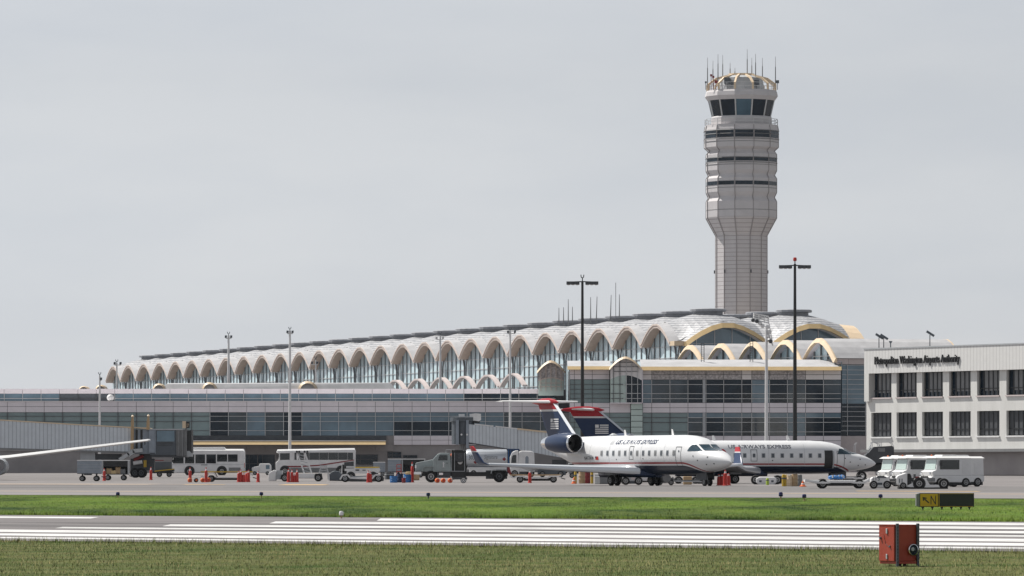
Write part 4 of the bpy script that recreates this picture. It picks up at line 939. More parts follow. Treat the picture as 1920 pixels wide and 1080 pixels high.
for k, (a, c) in enumerate(((553, 561.5), (562.2, 580), (580.6, 599), (599.6, 616), (616.6, 634.5), (635, 652), (652.6, 662.5))):
    v.part('window', 'glass_vehicle', lambda b: v.box(b, a, c, 848.8, 862.3, -W2 - .02, -W2 + .01))
v.part('windshield', 'glass_vehicle', lambda b: b.hexa([(v.x(522.6), -1.1, v.z(861.5)), (v.x(523.6), -1.1, v.z(852)), (v.x(523.6), 1.1, v.z(852)), (v.x(522.6), 1.1, v.z(861.5)), (v.x(523.6), -1.1, v.z(861.5)), (v.x(524.6), -1.1, v.z(852)), (v.x(524.6), 1.1, v.z(852)), (v.x(523.6), 1.1, v.z(861.5))]))
v.part('side_swoosh', 'red_dark', lambda b: v.pr(b, [(531, 873.3), (560, 873.6), (600, 871.2), (640, 865.2), (664.5, 861.8), (664.5, 863.4), (640, 867.4), (600, 873.6), (560, 876.2), (531, 876)], -W2 - .016, -W2 + .01))
v.part('engine_grille', 'grey_dark', lambda b: v.pr(b, [(646, 867), (664, 865), (664, 874), (646, 874)], -W2 - .012, -W2 + .01))
v.part('skirt', 'grey', lambda b: v.box(b, 545, 664, 877, 886, -W2 - .01, -W2 + .02))
v.part('mirror', 'black', lambda b: v.box(b, 519.5, 521.5, 852, 860, -W2 - .2, -W2 - .02))
for p in (535, 640):
    v.part('wheel_arch', 'black', lambda b: b.lathe([(.62, -W2 - .022), (.02, -W2 - .022)], 20, (v.x(p), 0, .5), 'y', caps=False)); v.wheel(p, .47, -W2 - .04, .3)
bus2 = v
# -- fuel truck
v = V('fuel_truck', 'grey fuel truck with long hood, black pump rack and silver tank numbered 303', 'truck', 868, 460)
W2 = 1.15
mat('truck_grey', (.30, .345, .35), .4, var=.08)
hd = v.part('hood', 'truck_grey', lambda b: v.pr(b, [(779, 884), (779.2, 870), (781, 867.5), (811, 861.5), (820, 860), (820, 884)], -.95, .95)); bevel(hd, .06)
v.part('grille', 'black', lambda b: v.box(b, 778.2, 779.3, 871, 881, -.6, .6), hd); v.part('headlight', 'chrome', lambda b: v.box(b, 778.4, 781.2, 872, 878, -.97, -.7), hd)
v.part('bumper', 'chrome', lambda b: v.box(b, 777.2, 790, 884.5, 889.5, -1.12, 1.12))
cb = v.part('cab', 'truck_grey', lambda b: v.pr(b, [(812, 884.5), (812, 861.5), (820.5, 851.5), (826, 849.2), (841, 849.4), (844.5, 852), (846.5, 884.5)], -W2, W2)); bevel(cb, .06)
v.part('windshield', 'glass_blue', lambda b: b.hexa([(v.x(812.4) - .04, -1.0, v.z(860.8)), (v.x(820.2) - .04, -.95, v.z(852)), (v.x(820.2) - .04, .95, v.z(852)), (v.x(812.4) - .04, 1.0, v.z(860.8)), (v.x(813.6), -1.0, v.z(860.8)), (v.x(821.2), -.95, v.z(852)), (v.x(821.2), .95, v.z(852)), (v.x(813.6), 1.0, v.z(860.8))]), cb)
dr = v.part('door', 'truck_grey', lambda b: v.box(b, 819, 840.5, 852.6, 882, -W2 - .03, -W2 + .01)); bevel(dr, .02, 1)
v.part('door_window', 'glass_vehicle', lambda b: v.pr(b, [(821.5, 863.2), (824.5, 853.4), (839.4, 853.4), (839.4, 863.2)], -W2 - .045, -W2 - .025), dr)
v.part('handle', 'black', lambda b: v.box(b, 837.5, 839.5, 868, 869, -W2 - .07, -W2 - .03), dr)
v.part('door_badge', 'white_dull', lambda b: [b.bar((v.x(p), -W2 - .04, v.z(y)), (v.x(q), -W2 - .04, v.z(w_)), .09, .02) for p, y, q, w_ in ((829, 867, 832, 872), (835, 867, 832, 872), (832, 866, 832, 876), (829, 876, 835, 876))], dr)
v.part('fender', 'truck_grey', lambda b: v.pr(b, [(791, 884), (792, 877), (797, 873.5), (812, 873), (818, 876.5), (821, 884.5), (819.4, 884.5), (816, 877.8), (811, 875), (798, 875), (794, 878), (793, 884)], -W2 - .04, -W2 + .35))
v.part('chassis', 'black', lambda b: v.box(b, 792, 952, 885, 893, -.75, .75))
v.part('fuel_tank_step', 'grey_dark', lambda b: v.box(b, 820, 845, 886, 896, -W2, -.5)); v.part('step', 'chrome', lambda b: v.box(b, 823.5, 831, 886.5, 890.5, -W2 - .04, -W2 + .05))
v.part('roof_rail', 'frame_light', lambda b: [v.box(b, p, p + .8, 843, 850, -.9, -.82) for p in (836, 845.5, 852.5)] + [v.box(b, 836, 853, 842.6, 843.6, -.9, -.82), v.box(b, 836, 853, 842.6, 843.6, .8, .9)])
rk = v.part('pump_rack', 'black', lambda b: [v.box(b, 846.8, 874.5, 846, 893, -.8, .9), v.box(b, 852, 868, 844, 849, -1.0, .6), v.box(b, 846.8, 874, 884, 896, -1.1, .9)])
v.part('rack_frame', 'grey_light', lambda b: [v.box(b, p, p + .9, 849, 883, -1.1, -.98) for p in (846.6, 852, 871)] + [v.box(b, 846.6, 872, 883, 884, -1.1, -.98)], rk)
v.part('hose_reel', 'grey_dark', lambda b: b.lathe([(.5, -1.08), (.5, -.98), (.22, -.98), (.2, -1.06), (.02, -1.06)], 16, (v.x(862), 0, v.z(856)), 'y', caps=False), rk)
v.part('gauge', 'white_dull', lambda b: b.lathe([(.22, -.84), (.20, -.87), (.01, -.87)], 12, (v.x(863), 0, v.z(866)), 'y', caps=False), rk)
tk = MB(); rings = []
for px, k in ((873.6, .80), (874.6, .95), (876.5, 1), (948.5, 1), (950.4, .95), (951.2, .80)):
    rings.append([(v.x(px), 1.14 * k * math.copysign(abs(math.cos(a)) ** .8, math.cos(a)), v.z(860.5) + .83 * k * math.copysign(abs(math.sin(a)) ** .85, math.sin(a))) for a in [2 * math.pi * q / 36 for q in range(36)]])
tk.loft(rings); mat('tank_silver', (.50, .53, .57), .28, metal=.35, var=.05, scale=.6); tank = tk.build('tank', 'tank_silver', v.t, smooth=True)
def tsk(px, z, off=.012):
    k = max(-1, min(1, (z - v.z(860.5)) / .83)); a = abs(k) ** (1 / .85); return (v.x(px), -(1.14 * math.sqrt(max(0, 1 - a * a)) ** .8 + off), z)
lettering('tank_number', '303', .52, lambda x, y: tsk(878.6 + x * 15.5, v.z(861.6) + y), 'black', tank)
lettering('tank_lettering', 'Signature', .50, lambda x, y: tsk(907.5 + x * 21.7 * .62, v.z(860.3) + y), 'grey', tank, shear=.25)
for p, y in ((891.5, 866.4), (945.5, 860.8)):
    b = MB(); z = v.z(y); b.poly([tsk(p - 3.6, z, .02), tsk(p, z - .17, .02), tsk(p + 3.6, z, .02), tsk(p, z + .17, .02)]); b.build('hazard_placard', 'red_dark', tank, fix=False)
v.part('tank_top_rail', 'white', lambda b: v.box(b, 876, 949, 847.6, 850.2, -.92, -.86), tank); v.part('manhole', 'grey_light', lambda b: v.box(b, 905, 925, 841.2, 843.4, -.3, .3), tank)
v.part('tank_skirt', 'white_dull', lambda b: v.box(b, 876, 950, 876, 880, -.95, .95), tank)
v.part('mudguard', 'grey_light', lambda b: v.pr(b, [(920, 888), (921, 881.5), (925, 880.3), (950, 880.3), (951, 884), (949.8, 884), (949, 881.6), (925.5, 881.6), (922.4, 883), (921.6, 888)], -W2, -.5))
v.part('rear_box', 'grey_dark', lambda b: v.box(b, 911, 951, 882, 898, -.7, .95)); v.part('tail_light', 'red_dark', lambda b: v.pr(b, [(951.2, 874), (955, 874), (959, 888), (957, 892), (951.2, 884)], -1.0, 1.0))
v.wheel(808.5, .5, -W2, .35); v.wheel(936, .52, -W2, .5, rm='grey_dark'); v.wheel(808.5, .5, .8, .35); v.wheel(936, .52, .65, .5, rm='grey_dark')
truck = v
# -- baggage carts and flat dollies
def covered_cart(label, p0, p1, yt, yb, Y, open_front, bags=None, group='covered baggage carts', end_wall=True):
    v = V('baggage_cart', label, 'cart', (p0 + p1) / 2, Y, group); w2 = .75
    fl = v.part('floor', 'grey_dark', lambda b: v.box(b, p0, p1, yb - 1.2, yb, -w2, w2))
    v.part('roof', 'white', lambda b: b.prism([(v.x(p0 - .5), v.z(yt + 1.6)), (v.x(p0), v.z(yt)), (v.x(p1), v.z(yt)), (v.x(p1 + .5), v.z(yt + 1.6))], -w2 - .05, w2 + .05))
    if open_front:
        v.part('back_wall', 'grey_dark', lambda b: v.box(b, p0 + .5, p1 - .5, yt + 1.6, yb - 1.2, .5, .56)); v.part('curtain', 'black', lambda b: v.box(b, p0 + .8, p1 - .8, yt + 1.7, yt + (yb - yt) * .45, -w2 + .02, -w2 + .06))
        for a in (p0, p1 - 1.6): v.part('end_wall', 'grey_light', lambda b: v.box(b, a, a + 1.6, yt + 1.7, yb - 1.2, -w2, w2))
    else:
        v.part('side_wall', 'grey_blue', lambda b: v.box(b, p0, p1, yt + 1.7, yb - 1.2, -w2, w2)); v.part('rib', 'grey_light', lambda b: [v.box(b, p0, p1, y, y + .5, -w2 - .02, -w2) for y in (yt + (yb - yt) * q for q in (.3, .5, .7))])
    v.part('tow_bar', 'grey_dark', lambda b: b.bar((v.x(p1), 0, .45), (v.x(p1 + 7), 0, .35), .08))
    r = .26
    for p in (p0 + (p1 - p0) * .2, p0 + (p1 - p0) * .8):
        v.wheel(p, r, -w2 + .02, .18); v.wheel(p, r, w2 - .2, .18); v.part('axle_post', 'black', lambda b: v.box(b, p - 1, p + 1, yb, yb + 5, -.5, .5))
    return v
covered_cart('closed grey blue baggage cart at the far left edge', 146, 190, 862.5, 888.5, 498, False)
c1 = covered_cart('open baggage cart with dark curtain and brown bags inside', 193, 242, 862.5, 890, 515, True)
covered_cart('closed grey baggage cart standing behind the blue drums', 727.5, 752, 860, 885, 560, False)
covered_cart('open dark curtained baggage cart ahead of the fuel truck hood', 754, 797, 860, 885, 560, True)
def suitcase(label, x, y, z, sx, sy, sz, m, group='bags on the baggage carts'):
    b = MB(); b.box(-sx / 2, sx / 2, -sy / 2, sy / 2, 0, sz); o = b.build('suitcase', m); bevel(o, min(sx, sy, sz) * .18)
    b2 = MB(); b2.bar((-sx * .15, -sy / 2 - .02, sz * .95), (sx * .15, -sy / 2 - .02, sz * .95), .03); b2.build('handle', 'black', o)
    o.location = (x, y, z); return tag(o, label, 'bag', group)
for k, (px, zz, sx, sz, m, lb) in enumerate(((205, .57, .55, .62, 'tan', 'tan bag at the left end of the open baggage cart'), (213, .57, .5, .4, 'gold', 'low straw coloured bag second from left in the open cart'), (222, .57, .5, .75, 'tan', 'tall brown bag in the middle of the open baggage cart'), (231, .57, .55, .55, 'grey', 'grey bag at the right end of the open baggage cart'))):
    p = on(px, 515); suitcase(lb, p.x, 514.75, c1.p.z + zz, sx, .5, sz, m)
for k, (px, sz, m, lb) in enumerate(((768, .8, 'gold', 'round straw yellow bag on the ground before the dark curtained cart'), (779, .6, 'tan', 'smaller tan bag beside the fuel truck grille'))):
    p = on(px, 500); suitcase(lb, p.x, 500, p.z, .75, .5, sz, m, 'bags on the ground near the fuel truck')
def dolly(label, p0, p1, yd, Y, deck='tan', arch=True, frame='white', load=False, w0=.2, w1=.85, group='flat baggage dollies'):
    v = V('baggage_dolly', label, 'dolly', (p0 + p1) / 2, Y, group); w2 = .8; L_ = p1 - p0; s = F / Y; zd = v.z(yd)
    v.part('deck', deck, lambda b: b.box(v.x(p0), v.x(p1), -w2, w2, zd - .10, zd))
    a, c = v.x(p0 + L_ * w0), v.x(p0 + L_ * w1); r = .30; zl = .40
    def side_rail(b, y):
        if 1:
            pts = [(v.x(p0), zl + .12), (a - r * 1.7, zl), (a - r, zd - .16), (a + r, zd - .16), (a + r * 1.7, zl), (c - r * 1.7, zl), (c - r, zd - .16), (c + r, zd - .16), (v.x(p1), zl + .2)]
            for q, w_ in zip(pts[:-1], pts[1:]): b.bar((q[0], y, q[1]), (w_[0], y, w_[1]), .09, .11)
    [v.part('side_frame', frame, lambda b: side_rail(b, y)) for y in (-w2 - .05, w2 - .03)]; v.part('underframe_shade', 'black', lambda b: b.box(a + .3, c - .3, -w2 + .1, w2 - .1, .16, .42))  # underframe oversized and black, so it also stands in for shade below the deck
    for q in (a, c):
        wheel(v.t, q, -w2 + .1, r, r, .2); wheel(v.t, q, w2 - .1, r, r, .2)
    v.part('tow_bar', 'grey_dark', lambda b: b.bar((v.x(p1), 0, zl), (v.x(p1 + 8), 0, .3), .08))
    return v
d1 = dolly('flat dolly with a long yellow deck in front of the left bus', 377, 474, 883.6, 480, 'yellow')
dolly('flat dolly with worn tan deck behind the fuel truck', 956, 1052, 889.5, 452, 'tan')
d3 = dolly('long white framed dolly under the nose of the rear jet', 1508, 1632, 900, 322, 'white_dull', w0=.27, w1=.82)
b = MB()
for k in range(9): b.lathe([(.02, -.12), (.16, -.06), (.18, .05), (.08, .13), (.01, .15)], 8, (k * .085 - .35, random.uniform(-.1, .1), .13 + random.uniform(0, .05)))
o = b.build('tarp_bundle', 'blue', smooth=True); p = on(1568, 322); o.location = (p.x, 321.6, d3.p.z + d3.z(900)); tag(o, 'blue and white tarp bundle lying on the long dolly', 'tarp')
b = MB(); [b.box(k * .2 - .3, k * .2 - .2, -.2, .1, .13, .3) for k in range(4)]; b.build('white_fold', 'white', o)
# -- stair stand on a white cart
v = V('stair_cart', 'white wheeled cart carrying a steep lattice stair in front of the long bus', 'stair truck', 555, 484)
w2 = .8
ck = v.part('chassis', 'white', lambda b: [v.box(b, 529, 592, 888.5, 891.5, -w2, w2), v.box(b, 557, 590, 891.5, 896, -w2, w2), v.box(b, 529, 600, 893, 897, -.5, .5)])
hd = v.part('engine_hood', 'white', lambda b: v.pr(b, [(503.5, 901.5), (504, 888), (506, 885.8), (515, 881), (517.5, 882.5), (518, 901.5)], -.7, .7)); bevel(hd, .05)
v.part('seat', 'grey_light', lambda b: v.box(b, 519, 530, 882, 893, -.55, .55)); v.part('step_plate', 'grey_light', lambda b: v.box(b, 518, 527, 893, 899, -.7, .7))
v.part('fender', 'black', lambda b: [v.pr(b, [(526, 899), (528, 891), (531, 888.6), (542, 888.6), (544, 893)], -w2 - .04, -w2 + .1), v.pr(b, [(590, 893), (592, 888), (604, 888), (606, 899), (603, 899)], -w2 - .04, -w2 + .1)])
v.wheel(534.5, .34, -w2 - .05); v.wheel(597, .34, -w2 - .05); v.wheel(534.5, .34, w2 - .2); v.wheel(597, .34, w2 - .2)
v.part('stair_rail', 'white_dull', lambda b: [b.bar((v.x(p), y, v.z(q)), (v.x(r_), y, v.z(s)), .075) for y in (-.75, .75) for p, q, r_, s in ((570.5, 888, 556.5, 846.5), (584.5, 888, 571, 846.5), (557, 846.5, 557.5, 862), (571, 846.5, 571.5, 862))])
v.part('stair_brace', 'grey_light', lambda b: [b.bar((v.x(558 + 2.2 * k), y, v.z(852 + 6 * k)), (v.x(574 + 1.8 * k), y, v.z(856 + 6 * k)), .05) for k in range(6) for y in (-.7, .7)] + [b.bar((v.x(558 + 2.2 * k), -.7, v.z(854 + 6 * k)), (v.x(558 + 2.2 * k), .7, v.z(854 + 6 * k)), .06) for k in range(6)])
v.part('top_roller', 'black', lambda b: [v.box(b, p, p + 2.4, 845, 848.5, y - .08, y + .08) for p in (555.5, 560, 570, 575) for y in (-.75, .75)])
# lattice stand
v = V('lattice_stand', 'small grey lattice work stand beside the long bus', 'stand', 607, 505)
v.part('leg', 'frame_light', lambda b: [b.bar((v.x(p), y, 0), (v.x(q), y, v.z(873)), .05) for p, q in ((595, 602), (619, 612)) for y in (-.5, .5)])
v.part('brace', 'frame_light', lambda b: [b.bar((v.x(597 + k * 1.4), -.5, v.z(888 - 4 * k)), (v.x(617 - k * 1.2), -.5, v.z(885 - 4 * k)), .045) for k in range(4)] + [b.bar((v.x(617 - k * 1.4), .5, v.z(888 - 4 * k)), (v.x(597 + k * 1.2), .5, v.z(885 - 4 * k)), .045) for k in range(4)])
v.part('platform', 'grey_light', lambda b: v.box(b, 600, 614, 872.5, 873.5, -.55, .55))
# -- low black tow tractor and its white neighbour
v = V('belt_loader', 'low black apron vehicle with bulbous end in front of the long bus', 'belt loader', 667, 470)
w2 = .85
nb = v.part('engine_cover', 'slate', lambda b: v.pr(b, [(617.5, 901.5), (617, 892), (621, 885), (628, 882.6), (636, 884), (641, 890), (642, 902)], -w2 + .05, w2 - .05)); bevel(nb, .1)
v.part('bumper', 'white_dull', lambda b: v.pr(b, [(616.2, 901), (616, 888), (618, 887.4), (619, 901.5)], -w2, w2))
v.part('body', 'grey_dark', lambda b: v.pr(b, [(641, 902), (641, 896), (655, 894.5), (658, 897), (698, 897), (704, 891), (717, 891), (720, 896), (719, 902), (700, 903), (660, 903)], -w2 + .1, w2 - .1))
v.part('fender', 'white_dull', lambda b: [b.bar((v.x(p), -w2, v.z(q)), (v.x(r_), -w2, v.z(s)), .1, .14) for p, q, r_, s in ((638, 899, 643, 891), (643, 891, 652, 890), (652, 890, 657, 896), (657, 896, 698, 897.5), (698, 897.5, 704, 890.5), (704, 890.5, 714, 890))])
v.part('seat', 'black', lambda b: [v.box(b, 642, 646, 871, 885, -.3, .3), v.box(b, 642, 650, 883, 889, -.3, .3)]); v.part('conveyor', 'grey_light', lambda b: b.bar((v.x(660), .2, v.z(894)), (v.x(716), .2, v.z(891.5)), .6, .12))
for p in (647.5, 710): v.wheel(p, .33, -w2 - .02, rm='grey_light'); v.wheel(p, .33, w2 - .25, rm='grey_light')
v = V('white_loader', 'white belt vehicle with yellow rail standing just behind the low black one', 'belt loader', 680, 505)
w2 = .8
bd = v.part('body', 'white_dull', lambda b: v.pr(b, [(640, 888), (641, 873), (645, 872), (646, 879), (667, 878), (711, 877.5), (713, 881), (711, 885), (705, 888)], -w2, w2)); v.part('lettering_plate', 'slate', lambda b: [v.box(b, 667, 674, 880, 883, -w2 - .01, -w2 + .01), v.box(b, 680, 686, 880.5, 882.5, -w2 - .01, -w2 + .01)], bd)
v.part('belt_rail', 'yellow', lambda b: b.bar((v.x(666), 0, v.z(876.4)), (v.x(712), 0, v.z(876)), .9, .08)); v.part('belt_support', 'black', lambda b: v.box(b, 670, 708, 876.4, 878.2, -.4, .4)); v.part('seat', 'black', lambda b: v.box(b, 642, 649, 874, 882, -.3, .3))
for p in (658.5, 700): v.part('wheel_arch', 'black', lambda b: b.lathe([(.44, -w2 - .012), (.02, -w2 - .012)], 16, (v.x(p), 0, .38), 'y', caps=False)); v.wheel(p, .34, -w2 - .03, .24)
# -- small white pickup tug
v = V('utility_cart', 'small white cabbed tug between the two buses', 'tug', 490, 640)
cb = v.part('cab', 'white', lambda b: v.pr(b, [(486.5, 886.5), (486, 872), (488.5, 869.2), (505, 869), (508.5, 872.5), (509, 887)], -.7, .7)); bevel(cb, .07)
v.part('windshield', 'glass_blue', lambda b: v.box(b, 485.6, 486.6, 872.5, 878, -.55, .55), cb); v.part('window', 'glass_blue', lambda b: v.box(b, 499, 506, 872, 879.5, -.72, -.69), cb)
hd = v.part('hood', 'white', lambda b: v.pr(b, [(473, 886.5), (472.5, 878), (474, 876), (486, 874), (487, 886.5)], -.65, .65)); bevel(hd, .05); v.part('headlight', 'slate', lambda b: v.box(b, 472.2, 473, 878.5, 881, -.55, -.3), hd)
for p in (478, 502): v.wheel(p, .24, -.72, .2); v.wheel(p, .24, .52, .2)
# -- things under the left jet bridge
v = V('conveyor_truck', 'dark vehicle with a lit yellow conveyor belt under the jet bridge head', 'belt loader', 318, 590)
v.part('body', 'slate', lambda b: v.box(b, 282, 322, 866, 884, -.9, .9)); v.part('undercarriage', 'black', lambda b: v.box(b, 284, 326, 884, 887.5, -.8, .8)); v.part('conveyor_belt', 'yellow', lambda b: b.bar((v.x(291), -1.0, v.z(883.5)), (v.x(328), -1.0, v.z(879.5)), .7, .10)); v.part('conveyor_frame', 'black', lambda b: b.bar((v.x(291), -1.0, v.z(885.2)), (v.x(328), -1.0, v.z(881.6)), .6, .22))
v.part('top_rail', 'red_dark', lambda b: v.box(b, 280, 308, 862.5, 864, -.92, -.85))
for p in (300, 318): v.wheel(p, .3, -.95, .2)
# -- covered boarding stair behind the rear jet's nose
v = V('boarding_stair', 'black sided boarding stair with curved handrails before the white office building', 'boarding stair', 1640, 470)
w2 = .9
v.part('side_panel', 'grey_dark', lambda b: v.pr(b, [(1601, 869), (1601, 866), (1628, 848.5), (1637, 838), (1671, 836), (1675, 839), (1674.5, 860), (1660, 868), (1640, 872)], -w2, w2)); v.part('notice_panel', 'grey', lambda b: v.box(b, 1645, 1658, 840, 847, -w2 - .02, -w2))
v.part('stair_flight', 'grey_light', lambda b: b.bar((v.x(1618), -w2 - .04, v.z(858)), (v.x(1632), -w2 - .04, v.z(839)), .09)); v.part('chassis', 'black', lambda b: v.box(b, 1605, 1672, 868, 884, -w2, w2))
v.part('handrail', 'frame_light', lambda b: [b.tube([(v.x(p), y, v.z(q)) for p, q in pts], .03) for y in (-w2, w2) for pts in (((1602, 862), (1603, 834), (1606, 830)), ((1634, 838), (1634, 829.5), (1668, 829), (1672, 832), (1674.5, 839)), ((1648, 838), (1646, 832), (1640, 829.5)), ((1651, 837), (1651, 829))) ])
v.part('windscreen', 'chrome', lambda b: b.bar((v.x(1627), -w2, v.z(842)), (v.x(1633), -w2, v.z(830.5)), .3, .05))
for p in (1615, 1662): v.wheel(p, .42, -w2 - .02, .3); v.wheel(p, .42, w2 - .3, .3)
# -- white apron tractors at the right
def tractor(label, px, Y, first=[None]):
    if first[0] is None:
        t = thing('apron_tractor', label, 'tractor', group='white cabbed apron tractors'); first[0] = t; w2 = .85
        b = MB(); b.prism([(-1.45, .30), (-1.5, .62), (-1.35, .72), (1.5, .72), (1.5, .34), (1.3, .28)], -w2, w2); bevel(b.build('body', 'white', t), .05)
        b = MB(); b.prism([(-1.35, .72), (-1.38, 1.0), (-1.12, 1.08), (-.98, 1.80), (-.9, 1.86), (1.42, 1.86), (1.45, 1.8), (1.48, .72)], -w2 + .04, w2 - .04); cb = b.build('cab', 'white', t); bevel(cb, .05)
        b = MB(); b.hexa([(-1.22, -w2 - .03, 1.84), (1.5, -w2 - .03, 1.84), (1.5, w2 + .03, 1.84), (-1.22, w2 + .03, 1.84), (-1.05, -w2 + .25, 1.96), (1.4, -w2 + .25, 1.96), (1.4, w2 - .25, 1.96), (-1.05, w2 - .25, 1.96)]); b.build('roof', 'white', t)
        b = MB(); b.prism([(-.6, 1.93), (-.5, 2.05), (.5, 2.05), (.65, 1.93)], -.5, .5); bevel(b.build('roof_unit', 'white', t), .03)
        b = MB(); b.hexa([(-1.155, -.7, 1.12), (-1.02, -.66, 1.76), (-1.02, .66, 1.76), (-1.155, .7, 1.12), (-1.10, -.7, 1.12), (-.965, -.66, 1.76), (-.965, .66, 1.76), (-1.10, .7, 1.12)]); ws = b.build('windshield', 'glass_pale', cb)
        b = MB(); b.box(-.85, .55, -w2 + .02, -w2 + .045, 1.12, 1.72); bevel(b.build('side_window', 'glass_vehicle', cb), .01, 1)
        b = MB(); b.box(.75, 1.35, -w2 + .02, -w2 + .045, .82, 1.72); b.build('rear_panel', 'white_dull', cb)
        b = MB(); b.box(-1.56, -1.4, -w2, w2, .34, .5); b.build('bumper', 'black', t)
        b = MB(); b.box(-1.3, 1.4, -w2 + .05, w2 - .05, .1, .32); b.build('underside_shade', 'black', t)  # black block added to imitate the shade under the tractor
        b = MB(); b.bar((-.9, -w2 - .14, 1.35), (-.9, -w2 - .14, 1.62), .1); b.bar((-.92, -w2 + .05, 1.6), (-.9, -w2 - .14, 1.6), .03); b.build('mirror', 'black', t)
        b = MB(); b.box(-1.57, -1.5, -.45, .45, .58, .7); b.build('grille', 'black', t)
        for s in (-1, 1):
            b = MB(); b.lathe([(.10, -1.44), (.09, -1.5), (.01, -1.5)], 10, (0, s * .6, .86), 'x', caps=False); b.build('headlight', 'chrome', t)
        b = MB(); b.lathe([(.06, 1.93), (.06, 2.02), (.02, 2.07)], 8, (-.85, .3, 0)); b.build('beacon', 'orange', t)
        for x in (-.85, 1.0):
            for s in (-1, 1): wheel(t, x, s * (w2 - .1), .3, .3, .24)
    else: t = dup(first[0], (0, 0, 0), 0, label)
    p = on(px, Y); t.location = tuple(p); t.rotation_euler = (0, 0, R(24)); return t
tractor('white cabbed tractor whose front is hidden by the rear jet nose', 1690, 356)
tractor('white cabbed tractor nearest the rear jet nose, full windshield showing', 1718, 346)
tractor('white cabbed tractor in the middle of the row with a large side window', 1744, 362)
tractor('white cabbed tractor near the right end of the row', 1773, 340)
tractor('white cabbed tractor closest to the yellow taxiway sign, last in the row', 1796, 346)
v = V('baggage_tug', 'white open baggage tug with sloping hood in front of the tractor row', 'tug', 1722, 316)
w2 = .65
hd = v.part('hood', 'white', lambda b: v.pr(b, [(1680, 908), (1680, 895), (1682, 892), (1697, 886.5), (1700, 888), (1700, 913), (1692, 913)], -w2, w2)); bevel(hd, .05)
v.part('hood_mark', 'slate', lambda b: [v.box(b, p, p + 1.6, 897.5, 905, -w2 - .01, -w2 + .01) for p in (1684.5, 1689)], hd); v.part('grille', 'black', lambda b: v.box(b, 1679.4, 1680.2, 897, 908, -.5, .5), hd)
v.part('driver_well', 'black', lambda b: v.pr(b, [(1700, 888), (1705, 888), (1708, 894), (1707, 911), (1700, 912)], -w2 + .02, w2 - .02)); v.part('seat', 'grey_dark', lambda b: [v.box(b, 1707, 1714, 896, 903, -.4, .4), v.box(b, 1713, 1716, 889, 900, -.4, .4)]); v.part('body', 'white', lambda b: v.pr(b, [(1700, 913), (1700, 910), (1709, 906), (1714, 897), (1733, 896.5), (1737, 901), (1742, 909), (1775, 909), (1776, 913.5), (1733, 914)], -w2, w2))
v.part('red_cushion', 'red_dark', lambda b: v.box(b, 1716, 1723, 893.5, 896.4, -.5, .5)); v.part('load', 'grey', lambda b: v.box(b, 1736, 1752, 896, 903, -.55, .5)); v.part('wheel_arch', 'black', lambda b: [b.lathe([(.38, -w2 - .012), (.02, -w2 - .012)], 18, (v.x(p), 0, .32), 'y', caps=False) for p in (1722,)]); v.part('underside', 'black', lambda b: v.box(b, 1684, 1776, 913, 917.5, -w2 + .1, w2 - .1))
v.wheel(1722, .32, -w2 - .03, .22); v.wheel(1692, .2, -w2 - .02, .18); v.wheel(1768, .32, -w2 - .03, .22)
v = V('hitch_tug', 'white squat tug with dark hitch opening below the rear jet nose tip', 'tug', 1652, 318)
bd = v.part('body', 'white_dull', lambda b: v.pr(b, [(1632, 915), (1632, 897), (1637, 894), (1664, 894), (1667, 900), (1666, 915)], -.6, .6)); bevel(bd, .05); v.part('hitch', 'slate', lambda b: [v.box(b, 1643, 1660, 893.4, 896, -.64, -.55), v.box(b, 1644, 1653, 905, 909, -.63, -.55)], bd); lettering('fleet_number', '113', .34, lambda x, y: (v.x(1633) + x, -.615, v.z(901) + y), 'slate', bd)
for p in (1637, 1662): v.wheel(p, .25, -.62, .2)
# -- white tug and clutter below the rear jet
v = V('white_tug', 'white round nosed tug with two dark lamps under the rear jet belly', 'tug', 1437, 402)
bd = v.part('body', 'white_dull', lambda b: v.pr(b, [(1417, 905), (1417, 896.5), (1423, 894.5), (1452, 894.5), (1455, 897), (1455, 905), (1448, 911), (1424, 911)], -.9, .9)); bevel(bd, .08); v.part('headlight', 'slate', lambda b: [v.box(b, p, p + 4.5, 900.5, 904, -.92, -.88) for p in (1422.5, 1445)], bd)
v.part('axle', 'black', lambda b: v.box(b, 1414, 1458, 906, 911, -.5, .8)); v.wheel(1416, .35, -.6, .3); v.wheel(1457, .35, -.6, .3)
v = V('ground_power_unit', 'dark equipment cart with pale panels between the main wheels of the front jet', 'ground power unit', 1184, 385)
v.part('body', 'grey_light', lambda b: v.box(b, 1168, 1192, 892, 902, -.6, .6)); v.part('panel', 'pink_stone', lambda b: [v.box(b, 1171, 1178, 893, 900, -.62, -.59), v.box(b, 1183, 1190, 893, 900, -.62, -.59)]); v.part('base', 'slate', lambda b: v.box(b, 1166, 1203, 902, 907, -.5, .5)); v.part('post', 'black', lambda b: v.box(b, 1161, 1167, 892, 905, -.2, .2))
for p in (1173, 1197): v.wheel(p, .3, -.62, .2)
v = V('service_cart', 'dark low service cart behind the nose wheels of the front jet', 'cart', 1255, 378)
v.part('body', 'grey_dark', lambda b: v.pr(b, [(1232, 906), (1232, 893), (1252, 895), (1262, 897), (1262, 905)], -.5, .5)); v.part('drum', 'grey', lambda b: b.lathe([(.3, -.55), (.3, -.4), (.02, -.4)], 12, (v.x(1250), 0, .5), 'y')); v.part('tow_bar', 'grey_light', lambda b: b.bar((v.x(1262), 0, .3), (v.x(1320), 0, .25), .08))
v.wheel(1237, .2, -.52, .16); v.wheel(1258, .2, -.52, .16)
